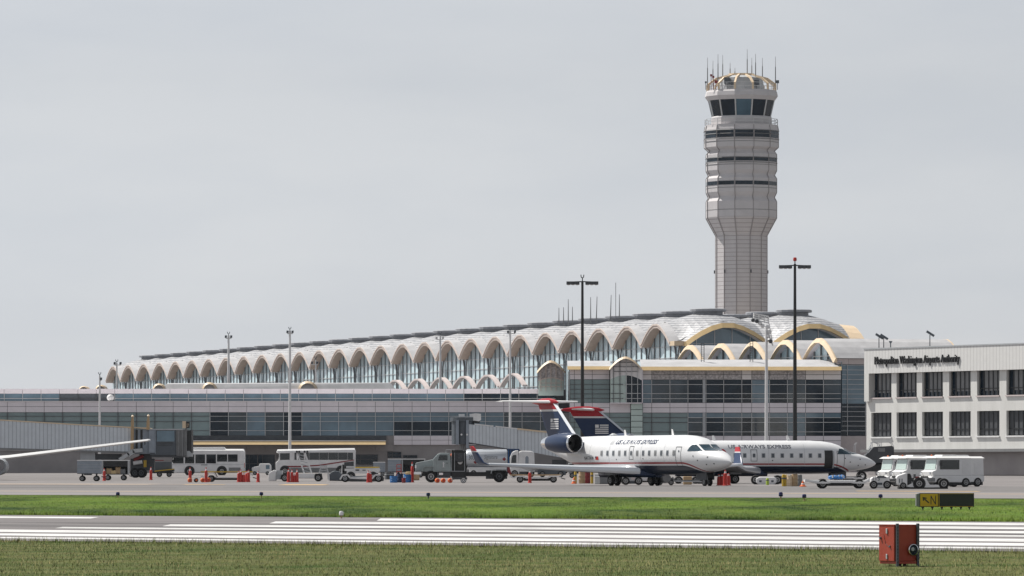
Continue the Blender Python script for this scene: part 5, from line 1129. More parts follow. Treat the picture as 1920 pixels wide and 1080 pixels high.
p = on(1289, 395); b = MB(); b.box(-.32, .32, -.3, .3, 0, .62); o = b.build('crate', 'tan'); bevel(o, .03, 1); b = MB(); b.box(-.33, .33, -.31, .31, .28, .34); b.build('strap', 'slate', o); o.location = tuple(p); tag(o, 'pale wooden crate on the ground behind the front jet nose wheel', 'crate')
# -- service vehicles behind the near wing
v = V('catering_truck', 'white box truck with rounded cab seen above the near wing', 'truck', 980, 560)
w2 = 1.1
bd = v.part('cab', 'white', lambda b: v.pr(b, [(956.5, 889), (956, 858), (960, 848), (966, 845), (972, 844.5), (974, 889)], -w2, w2)); bevel(bd, .1); v.part('window', 'glass_vehicle', lambda b: v.pr(b, [(958.5, 868), (960, 856), (963, 853), (968, 853), (968, 868)], -w2 - .02, -w2 + .01), bd)
bx_ = v.part('body', 'white_dull', lambda b: v.pr(b, [(973, 885), (972.5, 847), (978, 845.3), (996, 845.8), (1001.5, 848.5), (1003, 885)], -w2 - .08, w2 + .08)); bevel(bx_, .12); v.part('side_door', 'grey_blue', lambda b: v.pr(b, [(985, 869), (985, 858), (986.5, 855.5), (989.5, 855.5), (991, 858), (991, 869)], -w2 - .1, -w2 - .05), bx_)
v.part('chassis', 'slate', lambda b: v.box(b, 958, 1002, 884, 890, -.8, .8))
for q in (965, 995): v.wheel(q, .4, -w2, .3)
v = V('blue_container', 'dark blue container standing behind the fuel truck tank', 'container', 961, 575)
o = v.part('body', 'navy', lambda b: v.box(b, 950, 974, 841.5, 888, -.9, .9)); bevel(o, .04, 1); v.part('rib', 'blue', lambda b: [v.box(b, p, p + .8, 843, 886, -.94, -.9) for p in (953, 957.5, 962, 966.5, 971)])
v = V('parked_pickup', 'white nosed dark pickup parked below the near wing', 'pickup', 1032, 560)
bd = v.part('body', 'slate', lambda b: v.pr(b, [(1008, 891), (1008, 882), (1013, 878), (1038, 878), (1060, 881), (1061, 891)], -.85, .85)); bevel(bd, .06); v.part('cab', 'white_dull', lambda b: v.pr(b, [(1013, 881), (1018, 874.5), (1028, 874.5), (1032, 881)], -.75, .75)); v.part('window', 'glass_vehicle', lambda b: v.pr(b, [(1018, 881), (1020, 876), (1026, 876), (1028, 881)], -.77, -.73)); v.part('bed_cover', 'black', lambda b: v.box(b, 1036, 1060, 877, 881.5, -.8, .8))
for q in (1017, 1051): v.wheel(q, .33, -.87, .24)
# -- jet bridge at the left
v = V('jet_bridge', 'grey ribbed jet bridge with dark cab and number 37 sign at the left', 'jet bridge', 250, 575)
tn = MB(); w2 = 1.6
tn.loft([[(v.x(px), y, z) for y, z in ((-w2, v.z(yb_)), (-w2, v.z(yt_)), (w2, v.z(yt_)), (w2, v.z(yb_)))] for px, yt_, yb_ in ((-60, 785, 838), (150, 797.5, 846.5), (248, 803, 847))]); tun = tn.build('tunnel', 'corrugated', v.t)
v.part('tunnel_roof', 'gold_pale', lambda b: [b.hexa([(v.x(p0), -w2 - .06, v.z(a0)), (v.x(p1), -w2 - .06, v.z(a1)), (v.x(p1), w2, v.z(a1)), (v.x(p0), w2, v.z(a0)), (v.x(p0), -w2 - .06, v.z(a0 - 2)), (v.x(p1), -w2 - .06, v.z(a1 - 2)), (v.x(p1), w2, v.z(a1 - 2)), (v.x(p0), w2, v.z(a0 - 2))]) for p0, a0, p1, a1 in ((-60, 785, 150, 797.5), (150, 797.5, 284, 804.5))], tun)
v.part('tunnel_sill', 'grey', lambda b: b.hexa([(v.x(-60), -w2 - .05, v.z(841)), (v.x(248), -w2 - .05, v.z(850)), (v.x(248), w2, v.z(850)), (v.x(-60), w2, v.z(841)), (v.x(-60), -w2 - .05, v.z(838)), (v.x(248), -w2 - .05, v.z(847)), (v.x(248), w2, v.z(847)), (v.x(-60), w2, v.z(838))]), tun)
v.part('inner_tunnel', 'grey_blue', lambda b: v.box(b, 248, 290, 805, 851, -w2 + .2, w2 - .2)); v.part('column_gap', 'black', lambda b: [v.box(b, p, p + 4, 806, 845, -w2 + .16, -w2 + .2) for p in (256, 265)])
for px, yt_, yb_ in ((250.5, 780, 846), (280, 779, 806)):
    lc = v.part('lift_column', 'tan', lambda b: [v.pr(b, [(px - 3.2, yb_), (px - 2.6, 790), (px - .8, yt_ + 2), (px + 1.6, yt_ + 2), (px + 2.8, 792), (px + 2.2, yb_)], -w2 - .42, -w2 - .08)]); v.part('column_cap', 'gold_pale', lambda b: b.lathe([(.14, 0), (.16, .08), (.05, .2)], 10, (v.x(px + .6), -w2 - .25, v.z(yt_ + 2))), lc)
cab = v.part('cab', 'slate', lambda b: v.box(b, 283, 331.5, 806.5, 853.5, -w2 - .15, w2 + .1)); v.part('cab_corner', 'grey_blue', lambda b: [v.box(b, 281.5, 292.5, 807, 849, -w2 - .18, -w2 - .14), v.box(b, 292.8, 294, 807, 851, -w2 - .24, -w2 - .12)], cab)
v.part('cab_roof', 'grey_light', lambda b: v.box(b, 280, 344, 804.3, 806.6, -w2 - .2, w2 + .2), cab); v.part('cab_window', 'glass_blue', lambda b: v.box(b, 296, 329, 808, 828, -w2 - .17, -w2 - .13), cab); v.part('cab_band', 'grey_dark', lambda b: [v.box(b, 296, 326, 829.5, 832, -w2 - .18, -w2 - .14), v.box(b, 297, 325, 834, 835.5, -w2 - .18, -w2 - .14)], cab)
v.part('accordion_canopy', 'grey', lambda b: [v.pr(b, [(332 + 3.4 * k, 806), (335.4 + 3.4 * k, 805.4), (335.2 + 3.4 * k, 855 + k * .4), (332.4 + 3.4 * k, 854 + k * .4)], -w2 - .1 - (.08 if k % 2 else 0), w2) for k in range(6)]); v.part('canopy_mouth', 'black', lambda b: v.pr(b, [(352.5, 808), (360.5, 806.5), (361, 849), (352.5, 852)], -w2 - .02, w2)); v.part('bumper_pad', 'grey_light', lambda b: v.pr(b, [(351, 846), (357, 845.5), (361, 850), (360, 856), (351, 856.5)], -w2 - .1, w2))
lt = v.part('floor_beam', 'grey_dark', lambda b: v.box(b, 285, 352, 853.5, 857.5, -w2, w2))
sg_ = v.part('gate_sign', 'black', lambda b: b.box(v.x(351), v.x(357.5), -w2 - .4, -w2 - .1, v.z(803), v.z(791.5))); v.part('sign_side', 'gold_pale', lambda b: b.box(v.x(344), v.x(350.6), -w2 - .35, -w2 - .05, v.z(803), v.z(790)), sg_); v.part('sign_post', 'grey', lambda b: v.box(b, 349, 353, 803, 808, -w2 - .3, -w2 - .1), sg_)
lettering('sign_number', '37', .42, lambda x, y: (v.x(351.4) + x * .62, -w2 - .415, v.z(801) + y * 1.25), 'gold_pale', sg_)
v.part('service_stair', 'grey_light', lambda b: [b.bar((v.x(227), -w2 - .5, v.z(862)), (v.x(245), -w2 - .5, v.z(851)), .9, .35), b.bar((v.x(243), -w2 - .5, v.z(853)), (v.x(254), -w2 - .5, v.z(845.5)), .9, .5), b.bar((v.x(252), -w2 - .5, v.z(846)), (v.x(270), -w2 - .5, v.z(844)), .9, .4)]); v.part('machine_box', 'grey_dark', lambda b: v.box(b, 181, 228, 851, 862, -.9, .9)); v.part('support_head', 'grey_light', lambda b: v.box(b, 152, 180, 848, 864, -1.0, 1.0)); v.part('support_leg', 'grey_dark', lambda b: v.box(b, 158, 172, 864, 891, -.5, .5))
bg_ = v.part('drive_bogie', 'grey_dark', lambda b: [v.box(b, 246, 290, 860, 882, -.7, .7), v.box(b, 262, 284, 850, 866, -.6, .6)]); v.part('hydraulic_tank', 'white_dull', lambda b: [b.cyl((v.x(251), -.95, v.z(868.5)), (v.x(268), -.95, v.z(866)), .22)], bg_); v.part('warning_post', 'yellow', lambda b: v.box(b, 270.5, 276, 863, 876, -1.0, -.85), bg_); v.part('cable_loom', 'red_dark', lambda b: b.cyl((v.x(252), -.9, v.z(862)), (v.x(270), -.9, v.z(855)), .18), bg_)
for q in (254, 266): v.wheel(q, .52, -1.0, .4, bg_, 'grey_dark'); v.wheel(q, .52, .6, .4, bg_, 'grey_dark')
# -- jet bridge at the centre, sloping down behind the jets
v = V('jet_bridge', 'pale ribbed jet bridge sloping down from the terminal behind the front jet tail', 'jet bridge', 950, 640)
w2 = 1.5
ro = v.part('rotunda', 'slate', lambda b: b.lathe([(1.35, v.z(833)), (1.35, v.z(790.5)), (1.5, v.z(790)), (1.5, v.z(782.5)), (.2, v.z(781.5))], 18, (v.x(868), 0, 0))); v.part('rotunda_post', 'grey_blue', lambda b: [v.box(b, 855, 860.5, 788, 834, -1.6, -1.2), v.box(b, 874, 879, 788, 840, -1.6, -1.2)], ro); v.part('rotunda_leg', 'grey', lambda b: b.cyl((v.x(868), 0, 0), (v.x(868), 0, v.z(833)), .45), ro); v.part('lamp', 'white', lambda b: [b.lathe([(.12, -1.66), (.01, -1.66)], 8, (v.x(q), 0, v.z(815)), 'y', caps=False) for q in (865.5, 876)], ro)
v.part('air_handler', 'white_dull', lambda b: [v.box(b, 860, 871, 776.5, 781.6, -.6, .6), v.pr(b, [(881, 788), (880.5, 776.5), (892, 775), (901.5, 776), (902, 787), (898, 790)], -.8, .8)]); v.part('air_handler_base', 'black', lambda b: v.pr(b, [(886, 793), (891, 788), (899.5, 787.5), (899.5, 794)], -.7, .7))
tn = MB(); tn.loft([[(v.x(px), y, z) for y, z in ((-w2, v.z(yb_)), (-w2, v.z(yt_)), (w2, v.z(yt_)), (w2, v.z(yb_)))] for px, yt_, yb_ in ((879, 795.5, 829.5), (970, 805, 844))]); ta = tn.build('outer_tunnel', 'corrugated', v.t)
tn = MB(); tn.loft([[(v.x(px), y, z) for y, z in ((-w2 + .15, v.z(yb_)), (-w2 + .15, v.z(yt_)), (w2 - .15, v.z(yt_)), (w2 - .15, v.z(yb_)))] for px, yt_, yb_ in ((970, 805.5, 843), (1075, 817, 862))]); tb = tn.build('inner_tunnel', 'corrugated', v.t)
def cap(b, p0, a0, p1, a1, h): b.hexa([(v.x(p0), -w2 - .05, v.z(a0)), (v.x(p1), -w2 - .05, v.z(a1)), (v.x(p1), w2, v.z(a1)), (v.x(p0), w2, v.z(a0)), (v.x(p0), -w2 - .05, v.z(a0 - h)), (v.x(p1), -w2 - .05, v.z(a1 - h)), (v.x(p1), w2, v.z(a1 - h)), (v.x(p0), w2, v.z(a0 - h))])
v.part('roof_cap', 'white_dull', lambda b: [cap(b, 890, 796.5, 925, 800.2, 2), cap(b, 929, 800.5, 970, 805, 2)], ta); v.part('roof_cap', 'gold_pale', lambda b: cap(b, 970, 805.5, 1075, 817, 2.6), tb); v.part('sill', 'grey_dark', lambda b: b.hexa([(v.x(879), -w2 - .04, v.z(831.5)), (v.x(970), -w2 - .04, v.z(846)), (v.x(970), w2, v.z(846)), (v.x(879), w2, v.z(831.5)), (v.x(879), -w2 - .04, v.z(829.5)), (v.x(970), -w2 - .04, v.z(844)), (v.x(970), w2, v.z(844)), (v.x(879), w2, v.z(829.5))]), ta)
bg_ = v.part('drive_bogie', 'grey_dark', lambda b: [v.box(b, 1035, 1062, 862, 884, -.6, .6)])
for q in (1040, 1057): v.wheel(q, .5, -.9, .35, bg_)
# -- safety posts, cones, drums, bollards
def post(label, px, py_top, Y, first=[None], lean=0.0, m='red'):
    p = on(px, Y); h = Z(py_top, Y) - p.z
    b = MB(); b.lathe([(.19, 0), (.19, .04), (.145, .06), (.135, h * .5), (.12, h * .76), (.07, h * .79), (.055, h * .95), (.02, h)] if m == 'red' else [(.22, 0), (.22, .05), (.16, .07), (.10, h * .5), (.05, h * .95), (.02, h)], 10); t = b.build('safety_cone', m, smooth=True)
    b = MB(); b.lathe([(.072, h * .80), (.064, h * .9)] if m == 'red' else [(.125, h * .42), (.095, h * .58)], 10, caps=False); b.build('reflective_collar', 'white', t)
    t.location = tuple(p); return tag(t, label, 'safety cone', 'red safety cones along the apron edge')
for px, yt, Y, lb in ((283, 875.5, 520, 'red cone post alone in front of the jet bridge wheels'), (195.5, 878, 505, 'red cone at the left wheel of the open baggage cart'), (356.5, 876.5, 474, 'thin red cone post before the front wheel of the left bus'), (386.5, 876, 474, 'thin red cone post at the left end of the yellow dolly'),
    (447.5, 883, 474, 'leftmost of the five red cones at the right end of the yellow dolly'), (451.5, 880, 474, 'second of the five red cones at the right end of the yellow dolly'), (457, 886, 474, 'shortest of the five red cones at the right end of the yellow dolly'), (462.5, 883, 476, 'fourth of the five red cones at the right end of the yellow dolly'), (466, 881, 474, 'rightmost of the five red cones at the right end of the yellow dolly'), (484, 883, 472, 'single red cone between the yellow dolly and the stair cart'),
    (541, 879, 470, 'left cone of the red cones before the stair cart'), (547.5, 880, 470, 'second of the red cones before the stair cart'), (552.5, 888, 470, 'shortest of the red cones before the stair cart'), (557, 880, 470, 'right cone of the red cones before the stair cart'), (690.5, 882, 462, 'left cone of the pair before the low black vehicle'), (694.5, 884, 462, 'right cone of the pair before the low black vehicle'), (773, 866, 462, 'tall red marker post just left of the fuel truck bumper'), (993.5, 881, 446, 'red cone standing before the worn tan dolly'),
    (1348, 889, 372, 'leftmost of the four red posts under the front jet nose'), (1353.5, 888, 372, 'second of the four red posts under the front jet nose'), (1360, 881, 368, 'tallest red post under the front jet nose'), (1366, 887, 376, 'rightmost of the four red posts under the front jet nose')): post(lb, px, yt, Y)
for px, yt, Y, lb in ((1076, 895, 420, 'orange cone beside the beige bin under the near wing'), (1505.5, 901.5, 345, 'orange cone at the left end of the long white dolly')): post(lb, px, yt, Y, m='orange')
def lantern(label, px, Y, m='orange'):
    p = on(px, Y); b = MB(); b.lathe([(.17, -.12), (.20, -.08), (.20, .08), (.17, .12)], 14, (0, 0, .2), 'y'); t = b.build('wheel_chock_reel', m); b = MB(); b.lathe([(.10, -.13), (.09, -.15), (.01, -.15)], 12, (0, 0, .2), 'y', caps=False); b.build('hub', 'red' if m == 'orange' else 'hivis_orange', t); t.location = tuple(p); t.rotation_euler = (0, 0, .4); tag(t, label, 'hose reel', 'round orange reels on the apron')
lantern('bright orange reel at the foot of the thin red post', 356, 472); lantern('black reel with an orange hub between two orange ones', 367.5, 472, 'black'); lantern('round orange reel left of the yellow dolly wheel', 380, 472); lantern('orange reel partly behind the dolly wheel', 391, 476)
for px, lb in ((820, 'orange reel under the fuel truck door'), (831, 'larger orange reel under the fuel truck, second in line'), (844, 'orange reel under the fuel truck pump rack')): lantern(lb, px, 448)
def drum(label, px, Y, r, h, m, name='drum', cat='drum', group=None):
    p = on(px, Y); b = MB(); b.lathe([(r * .97, 0), (r, .03), (r, h * .33), (r * 1.04, h * .35), (r, h * .37), (r, h * .64), (r * 1.04, h * .66), (r, h * .68), (r, h - .03), (r * .97, h), (r * .9, h - .02), (.01, h - .02)], 16); t = b.build(name, m, smooth=True); b = MB(); b.cyl((r * .5, 0, h - .02), (r * .5, 0, h + .03), .05); b.build('bung', 'black', t); t.location = tuple(p); tag(t, label, cat, group)
drum('bright blue drum left of the fuel truck bumper', 738, 458, .32, .58, 'blue', group='blue drums by the fuel truck'); drum('dark blue drum in the middle of the blue drums', 750, 462, .28, .75, 'navy', group='blue drums by the fuel truck'); drum('taller blue drum nearest the fuel truck bumper', 764, 460, .33, .70, 'blue', group='blue drums by the fuel truck')
drum('small red drum in front of the blue drums', 757, 452, .16, .42, 'red_dark')
drum('beige bin under the near wing of the front jet', 1091, 428, .26, .95, 'tan', 'bin', 'bin'); drum('dark bin beside the beige bin under the near wing', 1101, 430, .26, .9, 'red_dark', 'bin', 'bin')
drum('beige bin under the belly of the rear jet', 1480, 352, .22, .72, 'gold_pale', 'bin', 'bin'); drum('brown grey bin right of the beige bin under the rear jet', 1490, 352, .2, .8, 'tan', 'bin', 'bin'); drum('grey bin rightmost of the bins under the rear jet', 1499, 354, .18, .75, 'grey', 'bin', 'bin')
def bollard(label, px, Y, h, m='yellow'):
    p = on(px, Y); b = MB(); b.lathe([(.11, 0), (.11, h - .1), (.08, h - .02), (.01, h)], 12); t = b.build('bollard', m, smooth=True); b = MB(); b.lathe([(.114, h * .6), (.114, h * .72)], 12, caps=False); b.build('band', 'slate', t); t.location = tuple(p); tag(t, label, 'bollard', 'yellow bollards on the apron')
bollard('yellow bollard beside the orange cone under the near wing', 1079, 424, .98); bollard('yellow green bollard right of the dark bin under the near wing', 1110, 426, .95); bollard('left of the two yellow bollards under the rear jet belly', 1469, 352, .8); bollard('right of the two yellow bollards under the rear jet belly', 1473.5, 352, .78); bollard('short lime post in front of the white round nosed tug', 1439, 385, .5, 'hivis_lime')
t = V('barrier_frame', 'red tubular barrier frame behind the blue drums', 'barrier', 748, 490)
t.part('frame', 'red', lambda b: [b.bar((t.x(p), 0, 0), (t.x(p), 0, t.z(871)), .06) for p in (744, 752)] + [b.bar((t.x(744), 0, t.z(y)), (t.x(752), 0, t.z(y)), .06) for y in (871, 878, 884)])
v = V('hose_cart', 'small two wheel hose cart beside the fuel truck', 'cart', 860, 440)
v.part('tray', 'grey_dark', lambda b: v.box(b, 848, 876, 895, 899, -.4, .4)); v.part('handle', 'white', lambda b: b.bar((v.x(846), 0, v.z(900)), (v.x(861), 0, v.z(896.5)), .06)); v.wheel(869, .24, -.45, .16, rm='white_dull', rr=.75); v.wheel(869, .24, .3, .16)
# -- more gear standing about the apron
covered_cart('closed grey cart in the shade between the long bus and the curtained cart', 700, 722, 866, 886, 600, False)
covered_cart('dark curtained cart behind the front jet tail and near wing', 1066, 1098, 868, 888, 540, True)
dolly('low dark dolly between the main wheels and the nose wheel of the front jet', 1262, 1312, 897, 420, 'grey_dark', frame='grey')
dolly('empty white dolly behind the nose wheel of the rear jet', 1560, 1618, 893, 440, 'grey', frame='white_dull')
v = V('generator_trailer', 'pale boxy generator trailer seen between the two main gears of the front jet', 'generator', 1205, 440)
o = v.part('housing', 'white_dull', lambda b: v.pr(b, [(1178, 902), (1178, 889), (1181, 887), (1226, 887), (1229, 889), (1229, 902)], -.7, .7)); bevel(o, .04, 1); v.part('louvre', 'slate', lambda b: [v.box(b, p, p + 6, 891, 897, -.72, -.69) for p in (1184, 1194, 1215)]); v.part('chassis', 'black', lambda b: v.box(b, 1182, 1225, 902, 904.5, -.6, .6))
for p in (1188, 1219): v.wheel(p, .28, -.72, .2)
v = V('parked_van', 'white van in shade behind the wheels of the jet bridge at the centre', 'van', 905, 600)
bd = v.part('body', 'white_dull', lambda b: v.pr(b, [(880, 889), (880, 879), (885, 876), (890, 868), (928, 867), (930, 869), (930, 889)], -.9, .9)); bevel(bd, .08); v.part('window', 'glass_vehicle', lambda b: [v.pr(b, [(887, 876.5), (891, 869.5), (897, 869.5), (897, 876.5)], -.92, -.89)], bd)
for p in (888, 921): v.wheel(p, .33, -.92, .22)
for k, (px, Y, lb) in enumerate(((622, 530, 'small grey crate behind the bulbous end of the low black vehicle'), (730, 520, 'small grey crate in front of the closed grey baggage cart'), (1128, 410, 'small grey crate left of the front jet main wheels'), (1320, 420, 'small grey crate behind the front jet nose wheel'), (1462, 420, 'small grey crate right of the white round nosed tug'))):
    p = on(px, Y); b = MB(); h = .55 + .12 * (k % 3); b.box(-.4, .4, -.35, .35, 0, h); o = b.build('equipment_crate', 'grey_dark' if k % 2 else 'grey'); bevel(o, .03, 1); b = MB(); b.box(-.41, .41, -.36, .36, h * .7, h * .78); b.build('lid_strip', 'grey_light', o); o.location = tuple(p); o.rotation_euler = (0, 0, .3 * k); tag(o, lb, 'crate')
# -- people: one continuous skinned body each, clothing as a child
def person(label, loc, rz, pose, vest, vm):
    P = {'hip': (0, 0, .95), 'waist': (0, 0, 1.12), 'chest': (0, 0, 1.36), 'neck': (.01, 0, 1.52), 'chin': (.02, 0, 1.60), 'head': (.03, 0, 1.70), 'crown': (.015, 0, 1.79)}
    Rd = {'hip': .15, 'waist': .13, 'chest': .155, 'neck': .06, 'chin': .075, 'head': .098, 'crown': .075}
    E = [('hip', 'waist'), ('waist', 'chest'), ('chest', 'neck'), ('neck', 'chin'), ('chin', 'head'), ('head', 'crown')]
    for s, n in ((1, 'l'), (-1, 'r')):
        a = {'sh': (0, s * .19, 1.44), 'el': (.06, s * .27, 1.17), 'wr': (.28, s * .22, 1.10), 'pa': (.36, s * .20, 1.11), 'kn': (.05, s * .11, .5), 'an': (0, s * .12, .09), 'to': (.17, s * .13, .04)}
        if pose == 'sit': a.update(kn=(.45, s * .12, .92), an=(.48, s * .12, .50), to=(.64, s * .12, .46), wr=(.38, s * .16, 1.2), pa=(.46, s * .13, 1.22))
        r = {'sh': .07, 'el': .05, 'wr': .036, 'pa': .045, 'kn': .07, 'an': .045, 'to': .04}
        for k in a: P[k + n] = a[k]; Rd[k + n] = r[k]
        E += [('chest', 'sh' + n), ('sh' + n, 'el' + n), ('el' + n, 'wr' + n), ('wr' + n, 'pa' + n), ('hip', 'kn' + n), ('kn' + n, 'an' + n), ('an' + n, 'to' + n)]
        for k in range(5):
            f = 'f%d%s' % (k, n); pw = Vector(P['pa' + n]); ln = (.05, .085, .095, .088, .07)[k]; P[f] = tuple(pw + Vector((ln * (.6 if k == 0 else 1), s * (.05 if k == 0 else 0) + (k - 2) * .02, -.02 + (.0 if k == 0 else -.01)))); Rd[f] = .010; E.append(('pa' + n, f))
    P['nose'] = (.135, 0, 1.685); Rd['nose'] = .018; E.append(('head', 'nose'))
    ks = list(P); me = bpy.data.meshes.new('body'); me.from_pydata([P[k] for k in ks], [(ks.index(a), ks.index(b_)) for a, b_ in E], [])
    ob = bpy.data.objects.new('body', me); COL.objects.link(ob); md = ob.modifiers.new('skin', 'SKIN')
    for i, k in enumerate(ks): d = me.skin_vertices[0].data[i]; d.radius = (Rd[k], Rd[k]); d.use_root = (k == 'hip')
    ob.modifiers.new('sub', 'SUBSURF').levels = 1
    m2 = bpy.data.meshes.new_from_object(ob.evaluated_get(bpy.context.evaluated_depsgraph_get())); bpy.data.objects.remove(ob)
    m2.materials.clear(); m2.materials.append(MATS['skin']); m2.materials.append(MATS['cloth_dark'])
    for p in m2.polygons: p.use_smooth = True; p.material_index = 0 if (p.center.z > 1.5 or abs(p.center.y) > .17 and p.center.x > .2) else 1
    t = bpy.data.objects.new('person', m2); COL.objects.link(t)
    b = MB(); n = 18
    b.loft([[(cx_ + rx * math.cos(2 * math.pi * k / n), ry * math.sin(2 * math.pi * k / n), z) for k in range(n)] for z, rx, ry, cx_ in ((.98, .17, .20, 0), (1.15, .155, .185, 0), (1.36, .175, .215, 0), (1.46, .12, .20, 0), (1.52, .07, .09, .01))], caps=False); ve = b.build('vest', vm, t, smooth=True)
    b = MB(); b.lathe([(.19, 1.10), (.19, 1.15)], n, caps=False); b.build('reflective_stripe', 'white', ve)
    b = MB(); b.lathe([(.112, 1.70), (.115, 1.76), (.08, 1.815), (.01, 1.83)], 14, (.01, 0, 0), 'z'); b.build('hair', 'black', t, smooth=True)
    t.location = loc; t.rotation_euler = (0, 0, rz); tag(t, label, 'person'); return t
p = truck.p
person('person in an orange vest standing on the deck behind the fuel truck cab', (p.x + truck.x(848.6), p.y - .35, p.z + truck.z(852) - 1.40), R(200), 'stand', 1, 'hivis_orange')
person('person driving the long bus in a lime vest', (bus2.p.x + bus2.x(540), bus2.p.y - 1.0, bus2.p.z + bus2.z(856.5) - 1.35), R(180), 'sit', 1, 'hivis_lime')
# ------------------------------------------------------------------ light poles, signs and foreground gear
def black_pole(label, px, ytop, yl, Y, beacon):
    p = on(px, Y); t = thing('floodlight_mast', label, 'light pole', tuple(p), 0, 'tall black floodlight masts'); z = lambda y: Z(y, Y) - p.z; s = Y / F
    b = MB(); b.cyl((0, 0, 0), (0, 0, z(ytop + 12)), .26, .14, 10); b.build('pole', 'black', t)
    for sg in (-1, 1):
        b = MB(); b.bar((0, 0, z(yl - 2)), (sg * 27 * s, 0, z(yl - 1)), .12); arm = b.build('arm', 'black', t)
        for k in range(3):
            x = sg * (6.5 + 8.2 * k + 3) * s; b = MB(); b.prism([(x - 4 * s, z(yl + 3.6)), (x - 4 * s, z(yl - 2.2)), (x + 4 * s, z(yl - 2.2)), (x + 4 * s, z(yl + 3.6))], -.35, .35); lp = b.build('lamp', 'grey_dark', arm); b = MB(); b.lathe([(.19, z(yl + 3.7)), (.15, z(yl + 4.6)), (.02, z(yl + 4.9))], 10, (x, 0, 0)); b.build('lens', 'white_dull', lp)
    b = MB()
    if beacon: b.cyl((0, 0, z(ytop + 12)), (0, 0, z(ytop + 6)), .06); b.build('finial', 'black', t); b = MB(); b.lathe([(.16, z(ytop + 6.5)), (.2, z(ytop + 4)), (.17, z(ytop)), (.02, z(ytop - .5))], 10); b.build('beacon', 'red', t)
    else:
        b.cyl((0, 0, z(ytop + 12)), (0, 0, z(ytop + 6)), .06)
        for sg in (-1, 1): b.tube([(0, 0, z(ytop + 6)), (sg * 2.2 * s, 0, z(ytop + 5)), (sg * 2.8 * s, 0, z(ytop))], .06)
        b.build('finial', 'grey_dark', t)
black_pole('black floodlight mast with two wide lamp arms rising behind the jet tails', 1092, 515, 530, 600, False)
black_pole('black floodlight mast with a red beacon on top, right of the tower', 1490.5, 483, 499.5, 570, True)
def white_pole(label, px, ytop, lamps, Y, base=None, r=.15, m='white_dull', finial=True, bar=None, lm='slate'):
    p = on(px, Y); z0 = 0 if base is None else Z(base, Y) - p.z; t = thing('light_pole', label, 'light pole', (p.x, Y, p.z + z0), 0, 'slim pale light poles around the terminal'); z = lambda y: Z(y, Y) - p.z - z0; s = Y / F
    b = MB(); b.cyl((0, 0, 0), (0, 0, z(ytop + 7)), r * 1.2, r * .75, 10); b.build('pole', m, t)
    if lamps:
        xs = [q[0] * s for q in lamps]; yl = lamps[0][1]
        b = MB(); b.bar((min(xs + [0]), 0, z(yl + 3.5)), (max(xs + [0]), 0, z(yl + 3.5)), .12); arm = b.build('cross_arm', m, t)
        for x, y in lamps:
            b = MB(); b.hexa([(x * s - 2 * s, -.25, z(y + 2)), (x * s + 1.7 * s, -.25, z(y + 2)), (x * s + 1.7 * s, .2, z(y + 2.6)), (x * s - 2 * s, .2, z(y + 2.6)), (x * s - 1.6 * s, -.3, z(y - 2)), (x * s + 2.2 * s, -.3, z(y - 2)), (x * s + 2.2 * s, .1, z(y - 2.3)), (x * s - 1.6 * s, .1, z(y - 2.3))]); lp = b.build('lamp', lm, arm)
            b = MB(); b.bar((x * s, -.05, z(y + 2)), (x * s, -.05, z(y + 3.6)), .08); b.build('bracket', m, lp)
    if finial:
        b = MB(); b.cyl((0, 0, z(ytop + 7)), (0, 0, z(ytop + 4)), .05)
        for sg in (-1, 1): b.tube([(0, 0, z(ytop + 4)), (sg * 1.8 * s, 0, z(ytop + 3)), (sg * 2.2 * s, 0, z(ytop))], .05)
        b.build('finial', 'slate', t)
    return t
white_pole('short pale light pole with one tilted lamp at the far left', 187, 698, [(2.5, 710)], 700)
white_pole('pale light pole with two square lamps before the first canopy', 219, 674, [(-4, 681), (7, 681)], 790)
white_pole('white light pole with twin lamps rising behind the long low building', 428.5, 622, [(-5, 631), (5, 631)], 800, base=732, r=.2)
white_pole('tall pale light pole with twin lamps standing between the buses', 543.5, 613, [(-4.5, 622), (5, 622)], 735, r=.2)
white_pole('slim light pole with twin lamps left of the third gold dormer', 592, 668, [(-7, 680), (3, 680)], 812, base=722, r=.12)
white_pole('pale light pole before the long row of canopies at the centre', 825.5, 622, [(-7, 633), (5, 633)], 800, base=731, r=.18, lm='white_dull')
white_pole('tall pale light pole with twin lamps behind the front jet tailplane', 956.5, 614, [(-4, 622), (9, 622)], 738, r=.18)
white_pole('small white T shaped lamp on the low building roof', 987, 722, [(-3, 726), (4, 726)], 770, base=750, r=.08, finial=False, lm='white')
wp = white_pole('thick white pole with a tilted rack of white floodlights before the gate building', 1437, 612, [], 735, r=.24, finial=False, m='white_dull')
s = .0735; z = lambda y: Z(y, 735) - wp.location.z
b = MB()
for k in range(4): b.bar((-24 * s, -.4, z(588 + k * 4)), (4 * s, .4, z(593 + k * 4)), .16)
for q in (-24, -14, -4, 4): b.bar((q * s, 0, z(588 + (q + 24) * .18)), (q * s, 0, z(602 + (q + 24) * .18)), .14)
rk = b.build('light_rack', 'white', wp)
for q, y in ((-25, 600), (-18, 602), (-12, 606), (-7, 611), (2, 613), (6, 622), (4, 630), (8, 640)):
    b = MB(); b.lathe([(.2, -.3), (.3, .25), (.02, .3)], 10, (q * s, -.2, z(y)), 'y'); b.build('floodlight', 'grey_dark' if q < -15 or q == 8 else 'white_dull', rk)
b = MB(); b.bar((0, 0, z(616)), (12 * s, 0, z(648)), .2); b.bar((3 * s, 0, z(596)), (11 * s, 0, z(640)), .12); b.build('brace', 'white_dull', wp)
